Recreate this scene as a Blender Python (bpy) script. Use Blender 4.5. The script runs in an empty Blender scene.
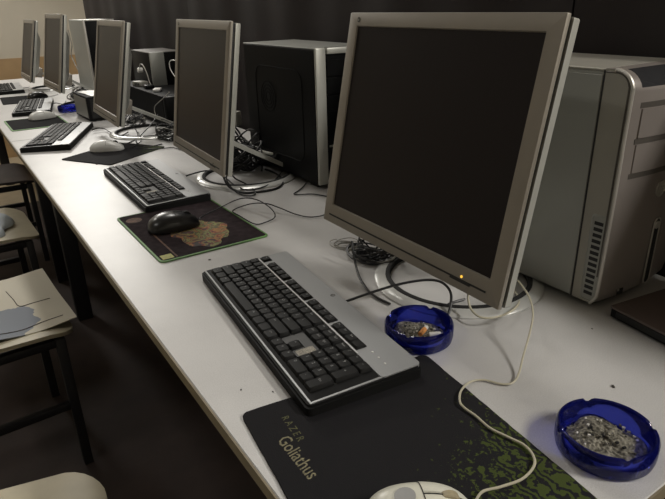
import bpy, bmesh, math, random
from math import sin, cos, pi, radians, sqrt, atan2
from mathutils import Vector, Matrix
S = bpy.context.scene
C = S.collection
random.seed(7)
TZ = 0.75                                   # table top height

# ------------------------------------------------------------------ camera
CAM = (-0.1993, 0.0, 1.23); YAW = radians(33.11); PIT = radians(22.95); ROL = -0.0255; FPX = 582.1
fw = Vector((sin(YAW)*cos(PIT), cos(YAW)*cos(PIT), -sin(PIT)))
r0 = Vector((cos(YAW), -sin(YAW), 0)); u0 = r0.cross(fw)
rt = r0*cos(ROL) + u0*sin(ROL); up = u0*cos(ROL) - r0*sin(ROL)
cd = bpy.data.cameras.new('camera'); co = bpy.data.objects.new('camera', cd); C.objects.link(co)
cd.sensor_width = 36; cd.lens = FPX/665*36; cd.clip_start = .02
M = Matrix((rt, up, -fw)).transposed().to_4x4(); M.translation = CAM
co.matrix_world = M
S.camera = co

def at(px, py, z):
    """point of the place at height z seen at a pixel of the photograph"""
    r = fw*FPX + rt*(px-332.5) - up*(py-249.5)
    t = (z-CAM[2])/r.z
    return Vector(CAM)+r*t

# ------------------------------------------------------------------ materials
def N(nt, t, **k):
    n = nt.nodes.new(t)
    for a, v in k.items():
        if a.startswith('i_'):
            n.inputs[a[2:].replace('_', ' ')].default_value = v
        else: setattr(n, a, v)
    return n
def newmat(name):
    m = bpy.data.materials.new(name); m.use_nodes = True
    nt = m.node_tree; return m, nt, nt.nodes['Principled BSDF']
def hexc(c): return (*c, 1)
def mat(name, col, rough=.5, metal=0., var=0., vscale=40., bump=0., bscale=200., spec=.5, coat=0.):
    m, nt, b = newmat(name)
    b.inputs['Base Color'].default_value = hexc(col); b.inputs['Roughness'].default_value = rough
    b.inputs['Metallic'].default_value = metal; b.inputs['Specular IOR Level'].default_value = spec
    b.inputs['Coat Weight'].default_value = coat
    tc = N(nt, 'ShaderNodeTexCoord')
    if var:
        n = N(nt, 'ShaderNodeTexNoise'); n.inputs['Scale'].default_value = vscale; n.inputs['Detail'].default_value = 5
        nt.links.new(tc.outputs['Object'], n.inputs['Vector'])
        r = N(nt, 'ShaderNodeMapRange'); r.inputs['From Min'].default_value = .3; r.inputs['From Max'].default_value = .7
        r.inputs['To Min'].default_value = 1-var; r.inputs['To Max'].default_value = 1+var
        nt.links.new(n.outputs['Fac'], r.inputs['Value'])
        mx = N(nt, 'ShaderNodeMix', data_type='RGBA', blend_type='MULTIPLY'); mx.inputs[0].default_value = 1
        mx.inputs[6].default_value = hexc(col); nt.links.new(r.outputs[0], mx.inputs[7])
        nt.links.new(mx.outputs[2], b.inputs['Base Color'])
    if bump:
        n = N(nt, 'ShaderNodeTexNoise'); n.inputs['Scale'].default_value = bscale; n.inputs['Detail'].default_value = 3
        nt.links.new(tc.outputs['Object'], n.inputs['Vector'])
        bp = N(nt, 'ShaderNodeBump'); bp.inputs['Strength'].default_value = bump; bp.inputs['Distance'].default_value = .002
        nt.links.new(n.outputs['Fac'], bp.inputs['Height']); nt.links.new(bp.outputs[0], b.inputs['Normal'])
    return m

def table_mat():
    m, nt, b = newmat('grey_white_laminate')
    tc = N(nt, 'ShaderNodeTexCoord')
    n = N(nt, 'ShaderNodeTexNoise'); n.inputs['Scale'].default_value = 700; n.inputs['Detail'].default_value = 2
    n2 = N(nt, 'ShaderNodeTexNoise'); n2.inputs['Scale'].default_value = 9; n2.inputs['Detail'].default_value = 8
    n3 = N(nt, 'ShaderNodeTexVoronoi'); n3.inputs['Scale'].default_value = 75
    for q in (n, n2, n3): nt.links.new(tc.outputs['Object'], q.inputs['Vector'])
    r = N(nt, 'ShaderNodeValToRGB'); e = r.color_ramp.elements
    e[0].position = .30; e[0].color = (.43, .42, .41, 1); e[1].position = .62; e[1].color = (.52, .51, .50, 1)
    nt.links.new(n.outputs['Fac'], r.inputs['Fac'])
    r2 = N(nt, 'ShaderNodeMapRange'); r2.inputs['From Min'].default_value = .35; r2.inputs['From Max'].default_value = .65
    r2.inputs['To Min'].default_value = .93; r2.inputs['To Max'].default_value = 1.03
    nt.links.new(n2.outputs['Fac'], r2.inputs['Value'])
    mx = N(nt, 'ShaderNodeMix', data_type='RGBA', blend_type='MULTIPLY'); mx.inputs[0].default_value = 1
    nt.links.new(r.outputs[0], mx.inputs[6]); nt.links.new(r2.outputs[0], mx.inputs[7])
    # small stains
    r3 = N(nt, 'ShaderNodeMapRange'); r3.inputs['From Min'].default_value = .03; r3.inputs['From Max'].default_value = .07
    r3.inputs['To Min'].default_value = .6; r3.inputs['To Max'].default_value = 1.
    nt.links.new(n3.outputs['Distance'], r3.inputs['Value'])
    mx2 = N(nt, 'ShaderNodeMix', data_type='RGBA', blend_type='MULTIPLY'); mx2.inputs[0].default_value = .6
    nt.links.new(mx.outputs[2], mx2.inputs[6]); nt.links.new(r3.outputs[0], mx2.inputs[7])
    nt.links.new(mx2.outputs[2], b.inputs['Base Color'])
    b.inputs['Roughness'].default_value = .38
    bp = N(nt, 'ShaderNodeBump'); bp.inputs['Strength'].default_value = .12; bp.inputs['Distance'].default_value = .001
    nt.links.new(n.outputs['Fac'], bp.inputs['Height']); nt.links.new(bp.outputs[0], b.inputs['Normal'])
    return m

def camo_mat():
    """black cloth whose green splinter print thickens towards one corner"""
    m, nt, b = newmat('black_green_cloth')
    tc = N(nt, 'ShaderNodeTexCoord'); sx = N(nt, 'ShaderNodeSeparateXYZ'); nt.links.new(tc.outputs['Object'], sx.inputs[0])
    def math_(op, a, bb, c=None):
        n = N(nt, 'ShaderNodeMath', operation=op)
        for i, v in enumerate((a, bb, c)):
            if v is None: continue
            if isinstance(v, (int, float)): n.inputs[i].default_value = v
            else: nt.links.new(v, n.inputs[i])
        return n.outputs[0]
    dens = math_('ADD', math_('MULTIPLY', sx.outputs[0], 5.2), math_('MULTIPLY', sx.outputs[1], -5.2))
    dens = math_('SUBTRACT', dens, 1.70)
    n1 = N(nt, 'ShaderNodeTexNoise'); n1.inputs['Scale'].default_value = 120; n1.inputs['Detail'].default_value = 6; n1.inputs['Roughness'].default_value = .65
    nt.links.new(tc.outputs['Object'], n1.inputs['Vector'])
    blob = math_('GREATER_THAN', math_('ADD', n1.outputs['Fac'], math_('MULTIPLY', dens, .34)), .68)
    w = N(nt, 'ShaderNodeTexWave'); w.inputs['Scale'].default_value = 24; w.inputs['Distortion'].default_value = 13; w.inputs['Detail'].default_value = 4; w.inputs['Detail Scale'].default_value = 2.2
    nt.links.new(tc.outputs['Object'], w.inputs['Vector'])
    line = math_('GREATER_THAN', w.outputs['Fac'], .42)
    inside = math_('GREATER_THAN', sx.outputs[0], .02)
    msk = math_('MULTIPLY', math_('MULTIPLY', blob, line), inside)
    mx = N(nt, 'ShaderNodeMix', data_type='RGBA'); nt.links.new(msk, mx.inputs[0])
    mx.inputs[6].default_value = (.014, .0135, .015, 1); mx.inputs[7].default_value = (.050, .066, .018, 1)
    nt.links.new(mx.outputs[2], b.inputs['Base Color']); b.inputs['Roughness'].default_value = .85; b.inputs['Specular IOR Level'].default_value = .12
    n = N(nt, 'ShaderNodeTexNoise'); n.inputs['Scale'].default_value = 900
    nt.links.new(tc.outputs['Object'], n.inputs['Vector'])
    bp = N(nt, 'ShaderNodeBump'); bp.inputs['Strength'].default_value = .3; bp.inputs['Distance'].default_value = .001
    nt.links.new(n.outputs['Fac'], bp.inputs['Height']); nt.links.new(bp.outputs[0], b.inputs['Normal'])
    return m

def emblem_mat():
    m, nt, b = newmat('emblem_print')
    tc = N(nt, 'ShaderNodeTexCoord')
    n = N(nt, 'ShaderNodeTexNoise'); n.inputs['Scale'].default_value = 34; n.inputs['Detail'].default_value = 5; n.inputs['Distortion'].default_value = 1.0
    nt.links.new(tc.outputs['Object'], n.inputs['Vector'])
    r = N(nt, 'ShaderNodeValToRGB'); e = r.color_ramp.elements
    e[0].position = .37; e[0].color = (.03, .02, .018, 1); e[1].position = .66; e[1].color = (.03, .022, .02, 1)
    for p, c in ((.42, (.19, .04, .022)), (.46, (.30, .15, .035)), (.50, (.06, .035, .022)), (.54, (.11, .14, .04)), (.58, (.21, .20, .06)), (.62, (.12, .04, .025))):
        q = e.new(p); q.color = hexc(c)
    nt.links.new(n.outputs['Fac'], r.inputs['Fac']); nt.links.new(r.outputs[0], b.inputs['Base Color'])
    b.inputs['Roughness'].default_value = .8
    return m

def glass_mat(name, tint, body):
    m, nt, b = newmat(name)
    out = nt.nodes['Material Output']
    tr = N(nt, 'ShaderNodeBsdfTransparent'); tr.inputs[0].default_value = hexc(tint)
    df = N(nt, 'ShaderNodeBsdfTranslucent'); df.inputs[0].default_value = hexc(body)
    d2 = N(nt, 'ShaderNodeBsdfDiffuse'); d2.inputs[0].default_value = hexc(body)
    a0 = N(nt, 'ShaderNodeMixShader'); a0.inputs[0].default_value = .5
    nt.links.new(df.outputs[0], a0.inputs[1]); nt.links.new(d2.outputs[0], a0.inputs[2])
    a = N(nt, 'ShaderNodeMixShader'); a.inputs[0].default_value = .26
    nt.links.new(tr.outputs[0], a.inputs[1]); nt.links.new(a0.outputs[0], a.inputs[2])
    gl = N(nt, 'ShaderNodeBsdfGlossy'); gl.inputs['Roughness'].default_value = .06
    fr = N(nt, 'ShaderNodeFresnel'); fr.inputs['IOR'].default_value = 1.45
    f = N(nt, 'ShaderNodeMixShader'); nt.links.new(fr.outputs[0], f.inputs[0])
    nt.links.new(a.outputs[0], f.inputs[1]); nt.links.new(gl.outputs[0], f.inputs[2])
    nt.links.new(f.outputs[0], out.inputs['Surface'])
    return m

def ash_mat():
    m, nt, b = newmat('cigarette_ash')
    tc = N(nt, 'ShaderNodeTexCoord')
    n = N(nt, 'ShaderNodeTexNoise'); n.inputs['Scale'].default_value = 260; n.inputs['Detail'].default_value = 6
    nt.links.new(tc.outputs['Object'], n.inputs['Vector'])
    r = N(nt, 'ShaderNodeValToRGB'); e = r.color_ramp.elements
    e[0].position = .32; e[0].color = (.04, .036, .029, 1); e[1].position = .72; e[1].color = (.34, .315, .255, 1)
    q = e.new(.5); q.color = (.16, .148, .117, 1)
    nt.links.new(n.outputs['Fac'], r.inputs['Fac']); nt.links.new(r.outputs[0], b.inputs['Base Color'])
    b.inputs['Roughness'].default_value = .95
    return m

def sheet_mat():
    """cream paper with a grey-blue printed patch"""
    m, nt, b = newmat('printed_cream_paper')
    tc = N(nt, 'ShaderNodeTexCoord')
    n = N(nt, 'ShaderNodeTexNoise'); n.inputs['Scale'].default_value = 9; n.inputs['Detail'].default_value = 4
    nt.links.new(tc.outputs['Object'], n.inputs['Vector'])
    sx = N(nt, 'ShaderNodeSeparateXYZ'); nt.links.new(tc.outputs['Object'], sx.inputs[0])
    # patch centre distance
    d = N(nt, 'ShaderNodeVectorMath', operation='DISTANCE'); d.inputs[1].default_value = (.015, -.125, .0)
    nt.links.new(tc.outputs['Object'], d.inputs[0])
    a = N(nt, 'ShaderNodeMath', operation='MULTIPLY'); a.inputs[1].default_value = .16; nt.links.new(n.outputs['Fac'], a.inputs[0])
    s = N(nt, 'ShaderNodeMath', operation='SUBTRACT'); nt.links.new(d.outputs['Value'], s.inputs[0]); nt.links.new(a.outputs[0], s.inputs[1])
    lt = N(nt, 'ShaderNodeMath', operation='LESS_THAN'); lt.inputs[1].default_value = .005; nt.links.new(s.outputs[0], lt.inputs[0])
    mx = N(nt, 'ShaderNodeMix', data_type='RGBA'); nt.links.new(lt.outputs[0], mx.inputs[0])
    mx.inputs[6].default_value = (.66, .62, .52, 1); mx.inputs[7].default_value = (.27, .295, .34, 1)
    nt.links.new(mx.outputs[2], b.inputs['Base Color']); b.inputs['Roughness'].default_value = .8
    return m

m_table = table_mat()
m_edge = mat('tan_edge_band', (.20, .165, .105), .6, var=.15, vscale=30)
m_steel = mat('black_steel', (.012, .012, .014), .5)
m_silver = mat('silver_plastic', (.275, .25, .212), .42, .25, var=.03, vscale=15)
m_silver_l = mat('pale_silver_plastic', (.47, .47, .43), .40, .3, var=.03, vscale=15)
m_ring = mat('satin_ring_silver', (.56, .56, .54), .30, .3)
m_dark_gap = mat('dark_gap', (.01, .01, .01), .6)
m_screen = mat('screen_panel', (.0150, .0115, .0120), .36, spec=.2)
m_logo = mat('dark_mark', (.05, .045, .04), .5)
m_kb_black = mat('keyboard_black', (.009, .009, .009), .6, spec=.14)
m_key = mat('key_black', (.0095, .0095, .0095), .5, spec=.14)
m_legend = mat('legend_grey', (.27, .27, .27), .6)
m_kb_silver = mat('keyboard_silver', (.34, .345, .35), .38, .45)
m_kb_line = mat('keyboard_bright_silver', (.62, .62, .62), .32, .55)
m_plate = mat('keyboard_plate_grey', (.045, .045, .045), .5)
m_sticker = mat('speckled_sticker', (.24, .22, .18), .6, var=.5, vscale=500)
m_cable_b = mat('black_cable', (.012, .012, .013), .42)
m_cable_g = mat('grey_cable', (.30, .29, .26), .5)
m_cable_w = mat('cream_cable', (.45, .42, .32), .5)
m_mouse_w = mat('ivory_plastic', (.66, .65, .56), .32)
m_mouse_w2 = mat('white_mouse_plastic', (.62, .62, .60), .34)
m_mouse_grey = mat('grey_mark', (.30, .30, .30), .5)
m_wheel = mat('amber_grey_rubber', (.34, .29, .19), .5)
m_mouse_b = mat('gloss_black', (.007, .007, .008), .32, coat=.12)
m_camo = camo_mat()
m_txt = mat('faded_print', (.20, .18, .11), .85, var=.5, vscale=500)
m_txt_d = mat('olive_print', (.085, .085, .035), .85, var=.5, vscale=500)
m_pad2 = mat('dark_plum_cloth', (.026, .019, .021), .95, var=.3, vscale=60, spec=.08)
m_pad_b = mat('plain_dark_cloth', (.016, .016, .017), .95, spec=.08)
m_green = mat('green_binding', (.10, .23, .06), .6)
m_emblem = emblem_mat()
m_label = mat('yellow_label', (.34, .33, .06), .6, var=.3, vscale=150)
m_rust = mat('rust_print', (.10, .05, .03), .8, var=.5, vscale=120)
m_glass = glass_mat('blue_glass', (.30, .35, .90), (.02, .03, .42))
m_ash = ash_mat()
m_butt_o = mat('cork_tip', (.62, .26, .07), .7, var=.2, vscale=300)
m_butt_w = mat('cigarette_paper', (.60, .58, .53), .8)
m_tow_side = mat('tower_grey_steel', (.32, .325, .30), .42, .3, var=.03, vscale=6)
m_tow_bez = mat('tower_silver_bezel', (.33, .315, .275), .42, .25, var=.03, vscale=20)
m_tow_front = mat('tower_front_silver', (.265, .235, .215), .36, .35, var=.03, vscale=20)
m_tow_trim = mat('tower_bright_trim', (.52, .50, .46), .42, .5)
m_tow_dark = mat('tower_dark_trim', (.085, .075, .065), .45, .2)
m_gloss_b = mat('tower_gloss_black', (.03, .03, .032), .12)
m_case_b = mat('case_black', (.0045, .0045, .0048), .45, spec=.14)
m_case_b2 = mat('case_black_matte', (.007, .007, .0075), .65, spec=.14)
m_case_top = mat('case_top_steel', (.24, .24, .22), .42, .4)
m_brown_box = mat('brown_grey_plastic', (.085, .062, .055), .5)
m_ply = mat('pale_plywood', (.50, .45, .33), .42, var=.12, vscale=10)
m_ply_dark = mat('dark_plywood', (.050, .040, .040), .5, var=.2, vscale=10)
m_part = mat('dark_partition_board', (.0165, .0118, .0118), .65, var=.2, vscale=4, spec=.3)
m_wall = mat('beige_wall_paint', (.56, .52, .44), .8, var=.04, vscale=3)
m_dado = mat('tan_wainscot', (.40, .27, .14), .6, var=.12, vscale=5)
m_floor = mat('brown_floor', (.044, .030, .026), .75, var=.25, vscale=7, bump=.2, bscale=60)
m_floor_lit = mat('tan_lit_floor', (.34, .28, .19), .6, var=.1, vscale=9)  # lighter tan puts the lit look of the far floor into colour
m_ceil = mat('white_ceiling', (.7, .68, .63), .9)
m_sheet = sheet_mat()
m_cloth = mat('pale_blue_cloth', (.55, .60, .64), .85, var=.15, vscale=14)
m_white = mat('white_plastic', (.72, .71, .68), .4)
m_dark_rub = mat('dark_rubber', (.008, .008, .008), .8)
m_speck = mat('dark_crumb', (.03, .025, .02), .8)
m_led = newmat('amber_light')[0]
b = m_led.node_tree.nodes['Principled BSDF']
b.inputs['Base Color'].default_value = (.9, .5, .08, 1); b.inputs['Emission Color'].default_value = (1, .55, .06, 1); b.inputs['Emission Strength'].default_value = 1.2

# ------------------------------------------------------------------ mesh builder
class MB:
    def __init__(s): s.v = []; s.f = []; s.m = []; s.mats = []
    def mi(s, m):
        if m not in s.mats: s.mats.append(m)
        return s.mats.index(m)
    def add(s, verts, faces, m, X=None):
        o = len(s.v); k = s.mi(m)
        for p in verts:
            p = Vector(p); s.v.append(X @ p if X else p)
        for f in faces: s.f.append([o+i for i in f]); s.m.append(k)
        return s
    def bm(s, bm, m, X=None):
        bm.verts.ensure_lookup_table()
        for i, v in enumerate(bm.verts): v.index = i
        s.add([v.co.copy() for v in bm.verts], [[v.index for v in f.verts] for f in bm.faces], m, X); bm.free(); return s
    def box(s, x0, x1, y0, y1, z0, z1, m, bev=0., seg=2, X=None):
        b = bmesh.new(); bmesh.ops.create_cube(b, size=1)
        for v in b.verts:
            v.co = ((x0+x1)/2+v.co.x*(x1-x0), (y0+y1)/2+v.co.y*(y1-y0), (z0+z1)/2+v.co.z*(z1-z0))
        if bev: bmesh.ops.bevel(b, geom=b.edges[:], offset=bev, segments=seg, profile=.5, affect='EDGES')
        return s.bm(b, m, X)
    def prism(s, poly, z0, z1, m, bev=0., X=None):
        n = len(poly)
        if not bev:
            vs = [(x, y, z0) for x, y in poly]+[(x, y, z1) for x, y in poly]
            fs = [list(range(n))[::-1], list(range(n, 2*n))]+[[i, (i+1) % n, n+(i+1) % n, n+i] for i in range(n)]
            return s.add(vs, fs, m, X)
        cx = sum(p[0] for p in poly)/n; cy = sum(p[1] for p in poly)/n
        ins = []
        for i in range(n):
            a = Vector(poly[i-1]); b_ = Vector(poly[i]); c_ = Vector(poly[(i+1) % n])
            d1 = (b_-a).normalized(); d2 = (c_-b_).normalized(); nn = Vector((-(d1+d2).y, (d1+d2).x))
            if nn.length < 1e-6: nn = Vector((-d1.y, d1.x))
            ins.append(b_+nn.normalized()*bev)
        rings = [([tuple(p) for p in poly], z0), ([tuple(p) for p in poly], z1-bev), ([tuple(b_) for b_ in [(Vector(p)+(q-Vector(p))*.3) for p, q in zip(poly, ins)]], z1-bev*.3), ([tuple(q) for q in ins], z1)]
        vs = [(x, y, z) for r, z in rings for x, y in r]; fs = [list(range(n))[::-1]]
        for k in range(3):
            for i in range(n): fs.append([k*n+i, k*n+(i+1) % n, (k+1)*n+(i+1) % n, (k+1)*n+i])
        fs.append(list(range(3*n, 4*n)))
        return s.add(vs, fs, m, X)
    def lathe(s, prof, m, seg=48, X=None, closed=False):
        n = len(prof); vs = []; fs = []
        for i in range(seg):
            a = 2*pi*i/seg
            for r, z in prof: vs.append((r*cos(a), r*sin(a), z))
        for i in range(seg):
            j = (i+1) % seg
            for k in range(n-1 if not closed else n):
                l = (k+1) % n
                fs.append([i*n+k, j*n+k, j*n+l, i*n+l])
        if not closed:
            if prof[0][0] > 1e-6: fs.append([i*n for i in range(seg)][::-1])
            if prof[-1][0] > 1e-6: fs.append([i*n+n-1 for i in range(seg)])
        return s.add(vs, fs, m, X)
    def tube(s, pts, r, m, sides=8, sub=6, X=None):
        P = spline(pts, sub); n = len(P); vs = []; fs = []
        t0 = (P[1]-P[0]).normalized(); nx = t0.orthogonal().normalized()
        for i in range(n):
            t = (P[min(i+1, n-1)]-P[max(i-1, 0)]).normalized()
            nx = (nx-t*nx.dot(t)); nx = nx.normalized() if nx.length > 1e-6 else t.orthogonal().normalized()
            by = t.cross(nx)
            for k in range(sides):
                a = 2*pi*k/sides; vs.append(P[i]+(nx*cos(a)+by*sin(a))*r)
        for i in range(n-1):
            for k in range(sides):
                l = (k+1) % sides; fs.append([i*sides+k, i*sides+l, (i+1)*sides+l, (i+1)*sides+k])
        fs.append(list(range(sides))[::-1]); fs.append([(n-1)*sides+k for k in range(sides)])
        return s.add(vs, fs, m, X)
    def grid(s, fn, nu, nv, m, X=None, flip=False):
        vs = [fn(i/nu, j/nv) for i in range(nu+1) for j in range(nv+1)]
        fs = []
        for i in range(nu):
            for j in range(nv):
                q = [i*(nv+1)+j, (i+1)*(nv+1)+j, (i+1)*(nv+1)+j+1, i*(nv+1)+j+1]
                fs.append(q[::-1] if flip else q)
        return s.add(vs, fs, m, X)
    def mesh(s, name, smooth=35, fix=True):
        me = bpy.data.meshes.new(name); me.from_pydata(s.v, [], s.f)
        for m in s.mats: me.materials.append(m)
        me.polygons.foreach_set('material_index', s.m)
        if fix:
            b = bmesh.new(); b.from_mesh(me); bmesh.ops.recalc_face_normals(b, faces=b.faces); b.to_mesh(me); b.free()
        if smooth:
            me.polygons.foreach_set('use_smooth', [True]*len(me.polygons)); me.set_sharp_from_angle(angle=radians(smooth))
        me.update(); return me
    def obj(s, name, parent=None, loc=None, rz=0, smooth=35, fix=True):
        return place(name, s.mesh(name, smooth, fix), parent, loc, rz)
def place(name, me, parent=None, loc=None, rz=0):
    o = bpy.data.objects.new(name, me); C.objects.link(o)
    if parent: o.parent = parent
    if loc is not None: o.location = loc
    o.rotation_euler.z = rz
    return o
def spline(pts, sub):
    P = [Vector(p) for p in pts]
    if sub <= 1 or len(P) < 3: return P
    out = []
    for i in range(len(P)-1):
        a, b_, c_, d = P[max(i-1, 0)], P[i], P[i+1], P[min(i+2, len(P)-1)]
        for k in range(sub):
            t = k/sub
            out.append(.5*((2*b_)+(c_-a)*t+(2*a-5*b_+4*c_-d)*t*t+(-a+3*b_-3*c_+d)*t**3))
    out.append(P[-1]); return out
def rrect(x0, x1, y0, y1, r, n=5):
    out = []
    for cx, cy, a0 in ((x1-r, y0+r, -pi/2), (x1-r, y1-r, 0), (x0+r, y1-r, pi/2), (x0+r, y0+r, pi)):
        for k in range(n+1):
            a = a0+pi/2*k/n; out.append((cx+r*cos(a), cy+r*sin(a)))
    return out
def thing(name, label, cat, loc=(0, 0, 0), rz=0, group=None):
    o = bpy.data.objects.new(name, None); C.objects.link(o); o.empty_display_size = .05
    o.location = loc; o.rotation_euler.z = rz
    return tag(o, label, cat, group)
def tag(o, label, cat, group=None, kind=None):
    o['label'] = label; o['category'] = cat
    if group: o['group'] = group
    if kind: o['kind'] = kind
    return o
def struct(name, mb):
    o = mb.obj(name); o['kind'] = 'structure'; return o
_tx = {}
def text_geo(s, bold=0.):
    """vertices and faces of a line of text, height about 1"""
    if (s, bold) in _tx: return _tx[s, bold]
    cu = bpy.data.curves.new('t', 'FONT'); cu.body = s; cu.resolution_u = 2; cu.offset = bold; cu.align_x = 'CENTER'; cu.align_y = 'CENTER'
    o = bpy.data.objects.new('t', cu); C.objects.link(o)
    dg = bpy.context.evaluated_depsgraph_get(); me = bpy.data.meshes.new_from_object(o.evaluated_get(dg))
    g = ([v.co.copy() for v in me.vertices], [list(p.vertices) for p in me.polygons])
    bpy.data.objects.remove(o); bpy.data.meshes.remove(me); bpy.data.curves.remove(cu)
    _tx[s, bold] = g; return g
def add_text(mb, s, m, size, x, y, z, sx=1., shear=0., X=None):
    v, f = text_geo(s)
    T = [Vector((x+(p.x*sx+p.y*shear)*size, y+p.y*size, z)) for p in v]
    mb.add(T, f, m, X)

# ------------------------------------------------------------------ the setting
struct('floor', MB().box(-3.2, 3.2, -2.6, 4.4, -.05, 0, m_floor).box(-3.2, 3.2, 4.4, 6.1, -.05, 0, m_floor_lit))
struct('ceiling', MB().box(-3.2, 3.2, -2.6, 6.1, 2.8, 2.85, m_ceil))
struct('wall_far', MB().box(-3.2, 3.2, 6.0, 6.1, 0, 2.8, m_wall).box(-3.2, 3.2, 5.985, 6.001, 0, .85, m_dado))
struct('wall_left', MB().box(-3.2, -3.1, -2.6, 6.0, 0, 2.8, m_wall))
struct('wall_right', MB().box(3.1, 3.2, -2.6, 6.0, 0, 2.8, m_wall))
struct('wall_near', MB().box(-3.1, 3.1, -2.6, -2.5, 0, 2.8, m_wall))
# dark divider board behind the tables, made of butted panels
pt = thing('partition', 'dark brown divider board standing behind the row of computers', 'partition', (.855, 0, 0))
def board(y0, y1):
    def fn(u, v):
        y = y0+(y1-y0)*u; return (.004*sin(y*9+.6*sin(y*3.1))+.0025*sin(y*23), y, .06+1.29*v)
    mb = MB().grid(fn, 60, 1, m_part); mb.box(.008, .03, y0, y1, .06, 1.35, m_part)
    return mb
for k, (a, b_) in enumerate(((-1.3, .75), (.75, 2.8), (2.8, 4.9))):
    board(a+.002, b_-.002).obj('panel', pt)
for y in (-1.2, .75, 2.8, 4.8): MB().box(.006, .05, y-.02, y+.02, 0, .1, m_steel).obj('foot', pt)

# ------------------------------------------------------------------ tables
def table(label, y0, y1, legs):
    t = thing('computer_table', label, 'table', (0, y0, 0), 0, 'long white computer tables')
    L = y1-y0
    MB().box(0.001, .84, .001, L-.001, TZ-.018, TZ, m_table, .0012, 1).obj('tabletop', t)
    e = MB(); e.box(-.0015, .001, 0, L, TZ-.019, TZ-.0012, m_edge); e.box(-.0015, .84, -.0015, .001, TZ-.019, TZ-.0012, m_edge)
    e.box(-.0015, .84, L-.001, L, TZ-.019, TZ-.0012, m_edge)
    e.obj('edge_band', t)
    for y in legs:
        for x in (.11, .74):
            MB().box(x-.03, x+.03, y-y0-.025, y-y0+.025, 0, TZ-.0185, m_steel, .004).obj('leg', t)
    MB().box(.70, .73, legs[0]-y0, legs[-1]-y0, .45, TZ-.0185, m_steel, .002).obj('modesty_rail', t)
    return t
table('long white table with tan edge band carrying two ash filled blue ashtrays', .203, 2.636, (.45, 2.45))
table('white table continuing the row towards the beige far wall', 2.64, 5.2, (2.91, 5.0))

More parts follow.
